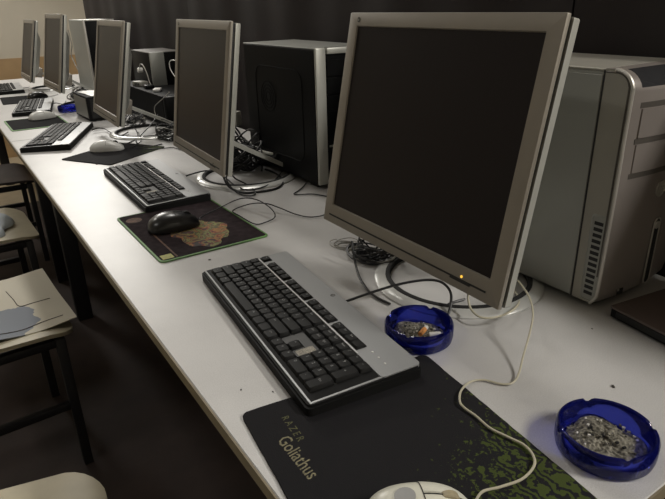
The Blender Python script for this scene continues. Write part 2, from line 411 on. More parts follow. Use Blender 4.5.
# ------------------------------------------------------------------ monitors
MW, MH, SW_, SH_, MT, HO = .4405, .3707, .391, .3128, .0222, .0353
def monitor(label, x, y, zb, th, tilt, ring, led=False):
    """(x, y, zb): bottom centre of the front bezel; screen faces -X"""
    r = thing('computer_monitor', label, 'monitor', (ring[0], ring[1], TZ), th, 'silver flat monitors along the table')
    Ri = Matrix.Rotation(-th, 3, 'Z')
    off = Ri @ Vector((x-ring[0], y-ring[1], 0)); off.z = zb-TZ
    X = Matrix.Translation(off) @ Matrix.Rotation(tilt, 4, 'Y')      # panel frame: -X front, Y across, Z up
    # front bezel: frame with a hole, layers along X
    def frame(x0, x1, inset, hole, m, mb, bev=.002):
        w = MW/2-inset
        outer = rrect(-w, w, inset, MH-inset, .0016, 3); n = len(outer)
        hx, h0, h1 = SW_/2-hole, HO+hole, HO+SH_-hole
        inner = [(max(-hx, min(hx, a*2)), h0 if b_ < MH/2 else h1) for a, b_ in outer]
        # project outer points to hole rectangle corners
        inner = []
        for a, b_ in outer:
            inner.append((max(-hx, min(hx, a)), max(h0, min(h1, b_))))
        vs = []; rings = []
        def ring_(pts, xx): vs.extend((xx, a, b_) for a, b_ in pts)
        def shr(pts, d): return [(a-d*(1 if a > 0 else -1), b_-d*(1 if b_ > MH/2 else -1)) for a, b_ in pts]
        seq = [(outer, x1), (outer, x0+bev), (shr(outer, bev*.3), x0+bev*.3), (shr(outer, bev), x0), (shr(inner, -.0015), x0), (inner, x0+.002), (inner, x1)]
        for p, xx in seq: ring_(p, xx)
        fs = []
        for k in range(len(seq)):
            l = (k+1) % len(seq)
            for i in range(n): fs.append([k*n+i, k*n+(i+1) % n, l*n+(i+1) % n, l*n+i])
        mb.add(vs, fs, m, X)
    f = MB(); frame(0, .0068, 0, 0, m_silver, f, .0018)
    fb = f.obj('front_bezel', r)
    g = MB(); g.box(-.0004, .002, -MW/2+.026, MW/2-.018, .0140, .0168, m_dark_gap, X=X)
    g.box(-.0009, .002, -MW/2+.055, -MW/2+.095, .0115, .0168, m_dark_gap, .0003, 1, X=X)
    g.obj('bezel_groove', fb)
    MB().box(.0030, .0060, -SW_/2, SW_/2, HO, HO+SH_, m_screen, X=X).obj('screen', r)
    lg = MB(); T = X @ Matrix.Translation((-.0006, MW/2-.028, MH-.0115)) @ Matrix.Rotation(-pi/2, 4, 'Y') @ Matrix.Rotation(-pi/2, 4, 'Z')
    lg.lathe([(.0042, -.0004), (.0042, 0)], m_logo, 20, X=T); add_text(lg, 'hp', m_silver_l, .006, 0, 0, .0003, 1, .25, X=T)
    lg.obj('logo', fb)
    lm = MB(); lm.lathe([(.0019, -.0006), (.0019, .0005), (0, .0010)], m_led if led else m_logo, 12, X=X @ Matrix.Translation((-.0004, -MW/2+.073, .0205)) @ Matrix.Rotation(-pi/2, 4, 'Y'))
    lm.obj('power_light', fb)
    gm = MB(); gm.prism([(a, b_) for a, b_ in rrect(.004, MH-.004, -MW/2+.004, MW/2-.004, .003, 3)], .0060, .0146, m_dark_gap, X=X @ Matrix(((0, 0, 1, 0), (0, 1, 0, 0), (1, 0, 0, 0), (0, 0, 0, 1))))
    gm.obj('seam', r)
    SWP = X @ Matrix(((0, 0, 1, 0), (0, 1, 0, 0), (1, 0, 0, 0), (0, 0, 0, 1)))     # local (z-up, y, x) prism along +X
    rm = MB(); rm.prism(rrect(0.001, MH-.003, -MW/2+.0005, MW/2-.0005, .0025, 3), .0142, .0268, m_silver_l, .002, X=SWP)
    # tapering back bulge
    a = rrect(.03, MH-.05, -MW/2+.03, MW/2-.03, .02, 4); b2 = rrect(.06, MH-.10, -MW/2+.075, MW/2-.075, .03, 4); n = len(a)
    vs = [(p, q, .0268) for p, q in a]+[(p, q, .0565) for p, q in b2]
    rm.add(vs, [[i, (i+1) % n, n+(i+1) % n, n+i] for i in range(n)]+[list(range(n, 2*n))], m_silver_l, SWP)
    rs = rm.obj('rear_shell', r)
    vv = MB()
    for k in range(9): vv.box(.0555, .0575, -.09, .09, .20+k*.008, .2035+k*.008, m_dark_gap, X=X)
    vv.obj('rear_vent', rs)
    # stand: slanted arm of two rails from the rear of the ring up to the hinge
    hinge = X @ Vector((.078, 0, .055)); hz = hinge
    oy = hz.y
    hb = MB(); hb.box(.052, .092, -.055, .055, .03, .09, m_silver, .006, X=X); hb.obj('hinge_block', r)
    P0 = Vector((.120, 0, .012)); P1 = Vector((hz.x+.008, oy, hz.z-.004)); mid = P0.lerp(P1, .5)+Vector((.010, 0, -.006))
    path = spline([P0, mid, P1], 10)
    def arm(mb, w0, w1, th_, m, up_=0):
        vs = []; fs = []
        for i, p in enumerate(path):
            d = (path[min(i+1, len(path)-1)]-path[max(i-1, 0)]).normalized(); nrm = Vector((-d.z, 0, d.x)).normalized()
            if nrm.z < 0: nrm = -nrm
            for yy in (w0, w1):
                for s_ in (0, 1): vs.append(p+Vector((0, yy, 0))+nrm*(up_+s_*th_))
        for i in range(len(path)-1):
            o_ = i*4
            for q in ((0, 1, 5, 4), (1, 3, 7, 5), (3, 2, 6, 7), (2, 0, 4, 6)): fs.append([o_+k for k in q])
        fs.append([0, 2, 3, 1]); e_ = (len(path)-1)*4; fs.append([e_, e_+1, e_+3, e_+2])
        mb.add(vs, fs, m)
    am = MB(); arm(am, -.045, -.014, .012, m_silver_l); arm(am, .014, .045, .012, m_silver_l); arm(am, -.013, .013, .005, m_dark_gap)
    am.obj('stand_arm', r)
    rg = MB(); rg.lathe([(.154, 0.0), (.1545, .003), (.152, .0055), (.142, .0085), (.134, .0092), (.134, 0)], m_ring, 72, closed=True)
    rb = rg.obj('ring_base', r)
    MB().lathe([(.134, .0005), (.1337, .0105), (.130, .0120), (.1255, .011), (.1250, .0005)], m_dark_rub, 72, closed=True).obj('ring_lining', rb)
    return r
monitor('largest silver monitor, tilted back, amber power light, in front of silver tower', .3561, .6682, .8499, -.0213, .1858, (.53, .694), True)
monitor('silver monitor beside the black tower with round side vent', .3653, 1.5642, .8312, -.0613, .1532, (.53, 1.585))
monitor('silver monitor behind the white mouse on the dark cloth pad with green speckles', .3312, 2.4474, .8282, -.033, .2136, (.50, 2.46))
monitor('tall silver monitor behind the keyboard beside the far blue ashtray', .3042, 3.428, .8502, .0056, .2114, (.475, 3.44))
monitor('smallest silver monitor nearest the beige far wall', .298, 4.3455, .8203, -.0098, .2502, (.46, 4.36))

# ------------------------------------------------------------------ keyboards
KW, KD = .467, .176
def key_mesh(w, d, txt, name):
    key = (round(w, 4), round(d, 4), txt)
    if key in KEYS: return KEYS[key]
    mb = MB(); h = .0062; g = .0003
    base = rrect(-w/2+g, w/2-g, -d/2+g, d/2-g, .0012, 2)
    top = rrect(-w/2+.0022, w/2-.0022, -d/2+.0026, d/2-.0016, .0022, 2)
    n = len(base)
    mid = [(a+(c_-a)*.80, b_+(e_-b_)*.80) for (a, b_), (c_, e_) in zip(base, top)]
    tin = [(a*.93, b_*.93) for a, b_ in top]
    vs = [(a, b_, 0) for a, b_ in base]+[(a, b_, h*.88) for a, b_ in mid]+[(a, b_, h*.985) for a, b_ in top]+[(a, b_, h) for a, b_ in tin]
    fs = []
    for k in range(3):
        for i in range(n): fs.append([k*n+i, k*n+(i+1) % n, (k+1)*n+(i+1) % n, (k+1)*n+i])
    fs.append(list(range(3*n, 4*n)))
    mb.add(vs, fs, m_key)
    if txt:
        s = .0070 if len(txt) == 1 else (.0048 if len(txt) < 4 else .0036)
        add_text(mb, txt, m_legend, s, -w/2+.0068+.0006*len(txt) if w < .03 else -w/2+.0085, .0022, h+.0002)
    me = mb.mesh(name, 40, fix=False); KEYS[key] = me; return me
KEYS = {}
U = .01905; UF = .0196
ROWS = [
 [(1.25, 'Ctrl'), (1.25, ''), (1.25, 'Alt'), (6.25, ' '), (1.25, 'Alt'), (1.25, ''), (1.25, ''), (1.25, 'Ctrl')],
 [(2.25, 'Shift')]+[(1, c) for c in 'ZXCVBNM<>?']+[(2.75, 'Shift')],
 [(1.75, 'Caps')]+[(1, c) for c in 'ASDFGHJKL:"']+[(2.25, 'Enter')],
 [(1.5, 'Tab')]+[(1, c) for c in 'QWERTYUIOP[]']+[(1.5, '\\')],
 [(1, c) for c in '~1234567890-=']+[(2, 'Back')]]
def keyboard(label, x, y, th, legends=True, scale=1.0, cord=None):
    r = thing('computer_keyboard', label, 'keyboard', (x, y, TZ), -pi/2+th, 'black and silver keyboards')
    hf, hb = .0185, .0225
    sl = (hb-hf)/KD
    def zt(v): return hf+sl*v
    # base tray (black), slightly larger than the deck
    def slab(u0, u1, v0, v1, z0, dz, m, mb, r_=.004, bev=.0015):
        P = rrect(u0, u1, v0, v1, r_, 4)
        k0 = len(mb.v); mb.prism(P, 0, 1, m, 0)
        for i in range(k0, len(mb.v)):
            p = mb.v[i]; v = p.y
            p.z = (z0 if z0 is not None else zt(v)-.001) if p.z < .5 else zt(v)+dz
            p.x -= KW/2; p.y -= KD/2
    b = MB(); slab(0, KW, 0, KD, .0015, -.0035, m_kb_black, b, .008); slab(.003, KW-.003, .003, KD-.002, .012, -.0006, m_kb_black, b, .008)
    for fu in (.03, KW-.06):
        for fv in (.012, KD-.03): b.box(fu-KW/2, fu+.03-KW/2, fv-KD/2, fv+.012-KD/2, 0, .002, m_dark_rub)
    body = b.obj('body', r)
    vF = .0155; v5 = vF+5*U; vl = v5+.0035; vf1 = vl+.0185
    d = MB(); slab(.006, KW-.004, v5+.0008, KD-.0015, .012, .0012, m_kb_silver, d, .006)
    deck = d.obj('silver_panel', r)
    ln = MB(); slab(.0055, KW-.007, .0065, .0092, .012, .0006, m_kb_silver, ln, .001)
    slab(KW-.0085, KW-.0055, .0065, v5+.003, .012, .0004, m_kb_line if False else m_kb_silver, ln, .001)
    slab(.012, KW-.07, v5+.0008, v5+.0034, .012, .0019, m_kb_line, ln, .001)
    ln.obj('silver_line', body)
    s0 = .012+15*U+.005
    wl = MB()
    FG = [(.049+g*.087, .049+g*.087+4*UF) for g in range(4)]
    for ua, ub in [(.0115, .0145+UF)]+[(p-.0006, q_+.0006) for p, q_ in FG]:
        slab(ua, ub, vl+.0002, vf1+.0006, .012, .0017, m_kb_black, wl, .002)
    wl.obj('key_well', body)
    # insert behind the arrows, and the printed sticker
    kp = MB(); slab(s0+.0005, s0+3*U-.0005, vF+2*U+.002, vF+3*U-.002, .012, .0012, m_plate, kp, .003); slab(s0, s0+U-.001, vF+U+.001, vF+2*U+.002, .012, .0012, m_plate, kp, .003)
    slab(s0+2*U+.001, s0+3*U, vF+U+.001, vF+2*U+.002, .012, .0012, m_plate, kp, .003)
    ap = kp.obj('arrow_plate', body)
    st = MB(); slab(s0+2*U+.004, s0+3*U-.001, vF+U+.004, vF+3*U-.006, .014, .0015, m_sticker, st, .002); st.obj('sticker', ap)
    def key(w, d_, txt, u, v, nm='key'):
        o = place(nm, key_mesh(w, d_, txt if legends else '', nm), r, (u-KW/2, v-KD/2, zt(v)-.0008)); o.rotation_euler.x = math.atan(sl)
    for j, row in enumerate(ROWS):
        u = .012
        for w, t in row:
            nm = 'space_bar' if w == 6.25 else 'key'
            key(w*U, U, t if t != ' ' else '', u+w*U/2, vF+(j+.5)*U, nm); u += w*U
    # function row
    vv = (vl+vf1)/2; dF = .0175
    key(UF, dF, 'Esc', .0135+.5*UF, vv, 'function_key')
    ft = ['F%d' % n for n in range(1, 13)]+['Prt', 'Scr', 'Brk', '']
    for g in range(4):
        for k in range(4): key(UF, dF, ft[g*4+k], FG[g][0]+(k+.5)*UF, vv, 'function_key')
    for j, i, t in ((0, 0, '<'), (0, 1, 'v'), (0, 2, '>'), (1, 1, '^')): key(U, U, t, s0+(i+.5)*U, vF+(j+.5)*U, 'arrow_key')
    for j, row in ((3, ('Del', 'End', 'PgD')), (4, ('Ins', 'Hom', 'PgU'))):
        for i, t in enumerate(row): key(U, U, t, s0+(i+.5)*U, vF+(j+.5)*U, 'navigation_key')
    q = s0+3*U+.004
    for j, row in ((1, '123'), (2, '456'), (3, '789'), (4, ('Num', '/', '*', '-'))):
        for i, t in enumerate(row): key(U, U, t, q+(i+.5)*U, vF+(j+.5)*U, 'number_key')
    key(2*U, U, '0', q+U, vF+.5*U, 'number_key'); key(U, U, '.', q+2.5*U, vF+.5*U, 'number_key')
    key(U, 2*U, '+', q+3.5*U, vF+3*U, 'number_key'); key(U, 2*U, 'Ent', q+3.5*U, vF+U, 'number_key')
    # indicator lights, round logo
    for k in range(3):
        u = .405+k*.0165; v = vl+.024
        MB().lathe([(.0016, 0), (.0016, .0007), (0, .0011)], m_white, 10).obj('indicator_light', r, (u-KW/2, v-KD/2-.006, zt(v)+.0012))
    lg = MB().lathe([(.0042, 0), (.0042, .0004), (.0030, .0004), (.0030, .0001)], m_logo, 20); add_text(lg, 'hp', m_logo, .005, 0, 0, .0004, 1, .25)
    lg.obj('logo', deck, (-.01, KD/2-.011, zt(KD)+.0008))
    if cord:
        Mi = (Matrix.Translation((x, y, TZ)) @ Matrix.Rotation(-pi/2+th, 4, 'Z')).inverted()
        MB().tube([Mi @ Vector(p) for p in cord], .0023, m_cable_b, 8).obj('cord', r)
    return r
c1 = [at(341, 303, .762), at(350, 300, .762), at(370, 293, .768), at(398, 284.5, .778), at(425, 280, .786), at(441, 282, .788), at(450, 291, .782), at(451, 302, .772), at(448, 314, .758), at(440, 322, .755), at(446, 318, .754)+Vector((.03, .03, 0)), at(470, 322, .754)+Vector((.05, .06, 0))]
keyboard('black and silver keyboard overlapping the black cloth pad with pale lettering', .2022, .7350, -.1006, cord=c1)
c2 = [at(186, 176, .762), at(192, 174, .768), at(204, 171, .775), at(216, 171, .772), at(226, 178, .757), at(236, 186, .756), at(250, 190, .756), at(270, 184, .756), at(282, 172, .756)]
keyboard('black and silver keyboard touching the plum pad with green rim', .2622, 1.6541, -.0195, cord=c2)
# keyboards further along: corners (near front, near back, far back) fix centre and turn
keyboard('black and silver keyboard turned askew beside the dark pad with white mouse', .175, 2.568, -.40, cord=[at(92, 130, .762), at(98, 128, .765), at(105, 129, .76), at(112, 133, .757), at(122, 135, .757), at(128, 132, .757)])
keyboard('black and silver keyboard between green bordered pad and tall silver monitor', .214, 3.49, -.20, legends=False, cord=[at(50, 104, .762), at(56, 103, .765), at(63, 104, .76), at(66, 101, .757)])
keyboard('black and silver keyboard in front of the smallest far monitor', .195, 4.47, -.06, legends=False, cord=[Vector((.27, 4.4, .765)), Vector((.31, 4.42, .762)), Vector((.33, 4.5, .758))])

# ------------------------------------------------------------------ mouse pads
p1 = thing('mouse_pad', 'black cloth pad with pale lettering and green splinter print at one corner', 'mouse pad', (.0267, .5690, TZ), radians(-7), 'mouse pads on the tables')
def pad_poly(W, L, r, jag=0.):
    P = rrect(0, W, -L, 0, r, 5)
    out = []
    for i in range(len(P)):
        a = Vector(P[i]); b_ = Vector(P[(i+1) % len(P)]); n = max(1, int((b_-a).length/.012))
        for k in range(n):
            p = a.lerp(b_, k/n); out.append((p.x+random.uniform(-jag, jag), p.y+random.uniform(-jag, jag)))
    return out
MB().prism(pad_poly(.282, .342, .010, .0005), .0002, .0035, m_camo, 0).obj('cloth', p1, smooth=20)
tm = MB(); PXl = Matrix.Rotation(radians(7), 4, 'Z') @ Matrix.Translation((-.0267, -.569, 0))
def line_text(mb, s, m, A, B, hgt, sx_fit=True, shear=0.):
    """text along world points A to B (reading direction)"""
    d = (B-A); d.z = 0; L = d.length; ang = atan2(d.y, d.x)
    v, f = text_geo(s, .006); w = max(p.x for p in v)-min(p.x for p in v); h = max(p.y for p in v)-min(p.y for p in v)
    cx = (max(p.x for p in v)+min(p.x for p in v))/2; cy = (max(p.y for p in v)+min(p.y for p in v))/2
    T = PXl @ Matrix.Translation(((A.x+B.x)/2, (A.y+B.y)/2, .0037)) @ Matrix.Rotation(ang, 4, 'Z')
    mb.add([Vector(((p.x-cx)*L/w+(p.y-cy)/h*hgt*shear, (p.y-cy)*hgt/h, 0)) for p in v], f, m, T)
line_text(tm, 'R A Z E R', m_txt_d, at(285, 419, TZ), at(302, 443, TZ), .0095)
line_text(tm, 'Goliathus', m_txt, at(283, 440, TZ), at(315, 479, TZ), .0175, shear=-.10)
tm.obj('lettering', p1, smooth=0, fix=False)

p2 = thing('mouse_pad', 'dark plum pad with green rim and worn tan emblem under black mouse', 'mouse pad', (.0985, 1.432, TZ), radians(.2), 'mouse pads on the tables')
W2, L2 = .248, .335
MB().prism(rrect(0, W2, -L2, 0, .012, 5), .0002, .0028, m_pad2, 0).obj('cloth', p2)
gr = MB(); a = rrect(-.001, W2+.001, -L2-.001, .001, .013, 5); b2 = rrect(.0035, W2-.0035, -L2+.0035, -.0035, .010, 5); n = len(a)
vs = [(x, y, .0002) for x, y in a]+[(x, y, .0026) for x, y in a]+[(x, y, .0034) for x, y in b2]+[(x, y, .0026) for x, y in b2]
gr.add(vs, [[k*n+i, k*n+(i+1) % n, (k+1)*n+(i+1) % n, (k+1)*n+i] for k in range(3) for i in range(n)], m_green); gr.obj('rim', p2)
em = MB(); E = []
for k in range(44):
    t = 2*pi*k/44; rr = 1+.10*sin(3*t+1)+.07*sin(7*t)+.04*sin(13*t)
    E.append((.130+.062*rr*cos(t), -.222+.088*rr*sin(t)))
em.prism(E, .0027, .00295, m_emblem); em.obj('emblem', p2, smooth=0)
rd = MB(); rd.lathe([(.019, .0027), (.019, .0029), (.0, .00292)], m_rust, 24, X=Matrix.Translation((.030, -.046, 0))); rd.obj('round_print', p2)
MB().box(.008, .032, -L2+.010, -L2+.034, .0027, .0030, m_label).box(.036, .040, -L2+.010, -L2+.17, .0027, .0029, m_rust).obj('yellow_label', p2)

p3 = thing('mouse_pad', 'dark cloth pad with green speckles, set askew under a white mouse', 'mouse pad', (.106, 2.179, TZ), radians(32), 'mouse pads on the tables')
MB().prism(rrect(0, .28, -.225, 0, .008, 4), .0002, .003, m_camo).obj('cloth', p3)
p4 = thing('mouse_pad', 'dark pad with thin green border under the second white mouse', 'mouse pad', (.035, 3.17, TZ), radians(0), 'mouse pads on the tables')
MB().prism(rrect(0, .235, -.30, 0, .010, 4), .0002, .003, m_pad_b).obj('cloth', p4)
gr = MB(); a = rrect(-.002, .237, -.302, .002, .012, 4); b2 = rrect(.005, .230, -.295, -.005, .008, 4); n = len(a)
vs = [(x, y, .0002) for x, y in a]+[(x, y, .0030) for x, y in a]+[(x, y, .0036) for x, y in b2]+[(x, y, .0028) for x, y in b2]
gr.add(vs, [[k*n+i, k*n+(i+1) % n, (k+1)*n+(i+1) % n, (k+1)*n+i] for k in range(3) for i in range(n)], m_green); gr.obj('rim', p4)
p5 = thing('mouse_pad', 'plain dark pad under the black mouse far along the table', 'mouse pad', (.11, 4.09, TZ), radians(-3), 'mouse pads on the tables')
MB().prism(rrect(0, .24, -.33, 0, .010, 4), .0002, .003, m_pad_b).obj('cloth', p5)

# ------------------------------------------------------------------ mice
def mouse(label, x, y, z, heading, m_body, m_mark, m_whl, L=.115, W=.063, H=.038, cord=None, m_cord=None, round_mark=False):
    r = thing('computer_mouse', label, 'mouse', (x, y, z), heading, 'computer mice')
    def hw(t):            # half width along t in -1..1 (rear to front)
        return W/2*(1-abs(t)**3.2)**.42*(1-.10*t)
    def hh(t):
        return .012+(H-.012)*max(0, cos((t+.12)*1.32))**.85
    def surf(t, s, d=0.):
        w = hw(t)+d*.6; h = hh(t)*(1-abs(t)**6)**.35+d
        a = s*pi/2
        return Vector((t*L/2, w*math.copysign(abs(sin(a))**.85, a), .0025+max(0, h-.0025)*cos(a)**.75 if abs(s) < 1 else .0025))
    mb = MB(); mb.grid(lambda u, v: surf(-1+2*u, -1+2*v), 30, 20, m_body)
    nb = 31; rim = [surf(-1+2*i/30, -1) for i in range(31)]+[surf(1-2*i/30, 1) for i in range(31)]
    n = len(rim); mb.add([Vector((p.x, p.y, .0025)) for p in rim]+[Vector((p.x*.97, p.y*.95, .0003)) for p in rim], [[i, (i+1) % n, n+(i+1) % n, n+i] for i in range(n)]+[list(range(n, 2*n))], m_body)
    bo = mb.obj('body', r, smooth=50)
    for sg in (-1, 1):
        q = MB(); q.grid(lambda u, v: surf(.06+.86*u, sg*(.03+.60*v), .0007), 14, 8, m_body, flip=sg < 0)
        q.obj('button', r, smooth=60)
    sm = MB(); pts = [surf(.05+.88*k/10, .0, .0006) for k in range(11)]; sm.tube(pts, .0006, m_dark_gap, 5, 1)
    pts = [surf(.05, -.64+1.28*k/12, .0005) for k in range(13)]; sm.tube(pts, .0005, m_dark_gap, 5, 1); sm.obj('seam', bo)
    c_ = surf(.50, 0); wm = MB(); wm.lathe([(.0105, -.0042), (.0120, -.003), (.0120, .003), (.0105, .0042)], m_whl, 22, X=Matrix.Translation((c_.x, 0, c_.z-.0075)) @ Matrix.Rotation(pi/2, 4, 'X'))
    wm.obj('scroll_wheel', r)
    if round_mark:
        c_ = surf(-.28, 0, .0002); e_ = surf(-.22, 0, .0002)-surf(-.34, 0, .0002)
        T = Matrix.Translation(c_) @ Matrix.Rotation(-atan2(e_.z, e_.x), 4, 'Y')
        MB().lathe([(.0105, -.002), (.0105, .0004), (.009, .0007), (0, .0007)], m_mark, 24, X=T).obj('round_badge', r)
    if cord:
        Mi = (Matrix.Translation((x, y, z)) @ Matrix.Rotation(heading, 4, 'Z')).inverted()
        MB().tube([Mi @ Vector(p) for p in cord], .0015, m_cord, 8, 8).obj('cord', r)
    return r
zp = TZ+.0035
cw = [Vector((.1495, .2895, .765)), at(482, 492, .758), at(500, 487, .757), at(522, 479, .757), at(534, 466, .757), at(533, 455, .757), at(524, 445, .757), at(508, 437, .757), at(490, 428, .757), at(476, 416, .757), at(466, 409, .757), at(460, 402, .758),
      at(461, 391, .757), at(470, 382, .753), at(484, 380, .753), at(502, 384, .753), at(513, 382.5, .754), at(519, 373, .756), at(523, 357, .765), at(530, 332, .785), at(533, 314, .80), at(530, 299, .80), at(523, 287, .79), at(516, 279, .775), at(514, 279, .76)+Vector((.02, .05, 0)), at(514, 279, .756)+Vector((.03, .12, 0))]
mouse('ivory mouse with grey round badge on the lettered black cloth pad', .100, .3135, zp, radians(-26), m_mouse_w, m_mouse_grey, m_wheel, .112, .062, .037, cw, m_cable_w, True)
cb = [Vector((.252, 1.268, .763)), at(203, 216, .757), at(223, 206, .760), at(241, 198.5, .775), at(256, 199.5, .782), at(268, 206, .778), at(274.5, 213, .765), at(274, 218, .756), at(266, 222, .754), at(255, 224, .754), at(240, 216, .755), at(233, 210.5, .757), at(250, 204, .768), at(266, 203.5, .772), at(280, 208, .763), at(295, 214, .755), at(310, 217, .754), at(325, 214.5, .754), at(340, 205, .754)]
mouse('glossy black mouse on the plum pad with green rim', .191, 1.276, TZ+.003, radians(-7), m_mouse_b, m_mouse_grey, m_dark_rub, .122, .068, .040, cb, m_cable_b)
mouse('white mouse on the askew dark pad with green speckles', .272, 2.213, TZ+.003, radians(-26), m_mouse_w2, m_mouse_grey, m_dark_rub, .122, .064, .038, [at(127, 149, .76), at(134, 146, .757), at(141, 141, .757), at(140, 136, .757), at(138, 132, .757)], m_cable_b)
mouse('white mouse on the pad with thin green border', .196, 3.112, TZ+.003, radians(8), m_mouse_w2, m_mouse_grey, m_dark_rub, .125, .064, .038, [Vector((.262, 3.121, .757)), Vector((.29, 3.14, .755)), Vector((.32, 3.20, .754)), Vector((.36, 3.24, .754))], m_cable_g)
mouse('black mouse on the plain dark pad far along the table', .293, 3.90, TZ+.003, radians(12), m_mouse_b, m_mouse_grey, m_dark_rub, .118, .064, .038, [Vector((.352, 3.913, .757)), Vector((.38, 3.93, .754)), Vector((.42, 3.99, .754))], m_cable_b)

# ------------------------------------------------------------------ ashtrays
def ashtray(label, x, y, R=.0525, H=.031, rot=0.):
    prof_o = [(0, .0), (R*.90, .0), (R*.97, .003), (R, .010), (R, H-.004), (R-.002, H-.0005), (R-.004, H), (R-.0058, H-.001), (R-.0068, H-.004), (R-.0075, .011), (R-.0095, .0075), (R-.014, .006), (0, .006)]
    seg = 96; mb = MB(); n = len(prof_o); vs = []; fs = []
    for i in range(seg):
        a = 2*pi*i/seg
        dip = 0
        for k in range(4):
            d = (a-rot-k*pi/2+pi) % (2*pi)-pi; dip = max(dip, 1-(d/.10)**2 if abs(d) < .10 else 0)
        for r_, z in prof_o:
            zz = z-dip*.0045 if z > H-.006 else z
            vs.append((r_*cos(a), r_*sin(a), zz))
    for i in range(seg):
        j = (i+1) % seg
        for k in range(n-1): fs.append([i*n+k, j*n+k, j*n+k+1, i*n+k+1])
    mb.add(vs, fs, m_glass)
    o = mb.obj('ashtray', None, (x, y, TZ+.0003), 0)
    bm = bmesh.new(); bm.from_mesh(o.data); bmesh.ops.remove_doubles(bm, verts=bm.verts, dist=1e-6); bm.to_mesh(o.data); bm.free()
    return tag(o, label, 'ashtray', 'blue glass ashtrays')
def ash(label, x, y, R, seed, h=.006):
    random.seed(seed)
    def fn(u, v):
        a = 2*pi*v; rr = R*u*(1+.12*sin(3*a+seed)+.08*sin(5*a+2*seed)*u)
        z = h*(1-u**2.2)*(.8+.35*sin(7*a)*u)+random.uniform(-.0009, .0014)*(1 if u < 1 else 0)
        if u == 0: z = h
        return (rr*cos(a), rr*sin(a), max(.0002, z))
    mb = MB(); mb.grid(fn, 14, 40, m_ash)
    for k in range(70):
        a = random.uniform(0, 2*pi); q = R*sqrt(random.random())*.95; s_ = random.uniform(.0006, .0019)
        mb.box(-s_, s_, -s_*.7, s_*.7, 0, s_*1.1, random.choice([m_ash, m_butt_w, m_dark_gap, m_ash]), X=Matrix.Translation((q*cos(a), q*sin(a), h*(1-(q/R)**2.2)+.0006)) @ Matrix.Rotation(random.uniform(0, 6), 4, 'Z') @ Matrix.Rotation(random.uniform(-.5, .5), 4, 'X'))
    o = mb.obj('cigarette_ash', None, (x, y, TZ+.0065), smooth=0)
    return tag(o, label, 'ash', None, 'stuff')
def butt(label, p, rz, tilt=.15, tip=m_butt_o, L=.022):
    r = thing('cigarette_butt', label, 'cigarette butt', p, rz, 'cigarette butts in the ashtrays')
    X = Matrix.Rotation(pi/2-tilt, 4, 'Y')
    MB().lathe([(.0036, 0), (.0038, .001), (.0038, L*.7), (.0034, L*.7+.0005)], tip, 14, X=X).obj('filter', r)
    MB().lathe([(.0036, L*.7), (.0035, L*.9), (.0028, L), (.001, L+.001)], m_butt_w, 14, X=X).obj('paper_stub', r)
A1 = (.332, .578); A2 = (.344, .273); A3 = (.345, 3.27)
ashtray('blue glass ashtray with orange cigarette butt beside the keyboard', *A1, rot=.5)
ashtray('blue glass ashtray full of grey ash nearest the end of table', *A2, R=.0545, rot=1.0)
ashtray('distant blue glass ashtray between keyboard and small black box', *A3, R=.052, rot=.3)
ash('thin scatter of grey ash in the ashtray beside the keyboard', *A1, .040, 3, .006)
ash('thick bed of grey ash in the ashtray near the end of table', *A2, .045, 5, .012)
butt('bright orange cork tipped butt lying on the ash beside the keyboard', (A1[0]-.008, A1[1]-.012, TZ+.0150), radians(20), .12)
butt('pale crushed butt lying beside the bright orange one', (A1[0]+.004, A1[1]-.020, TZ+.0142), radians(-35), .1, m_butt_w, .017)

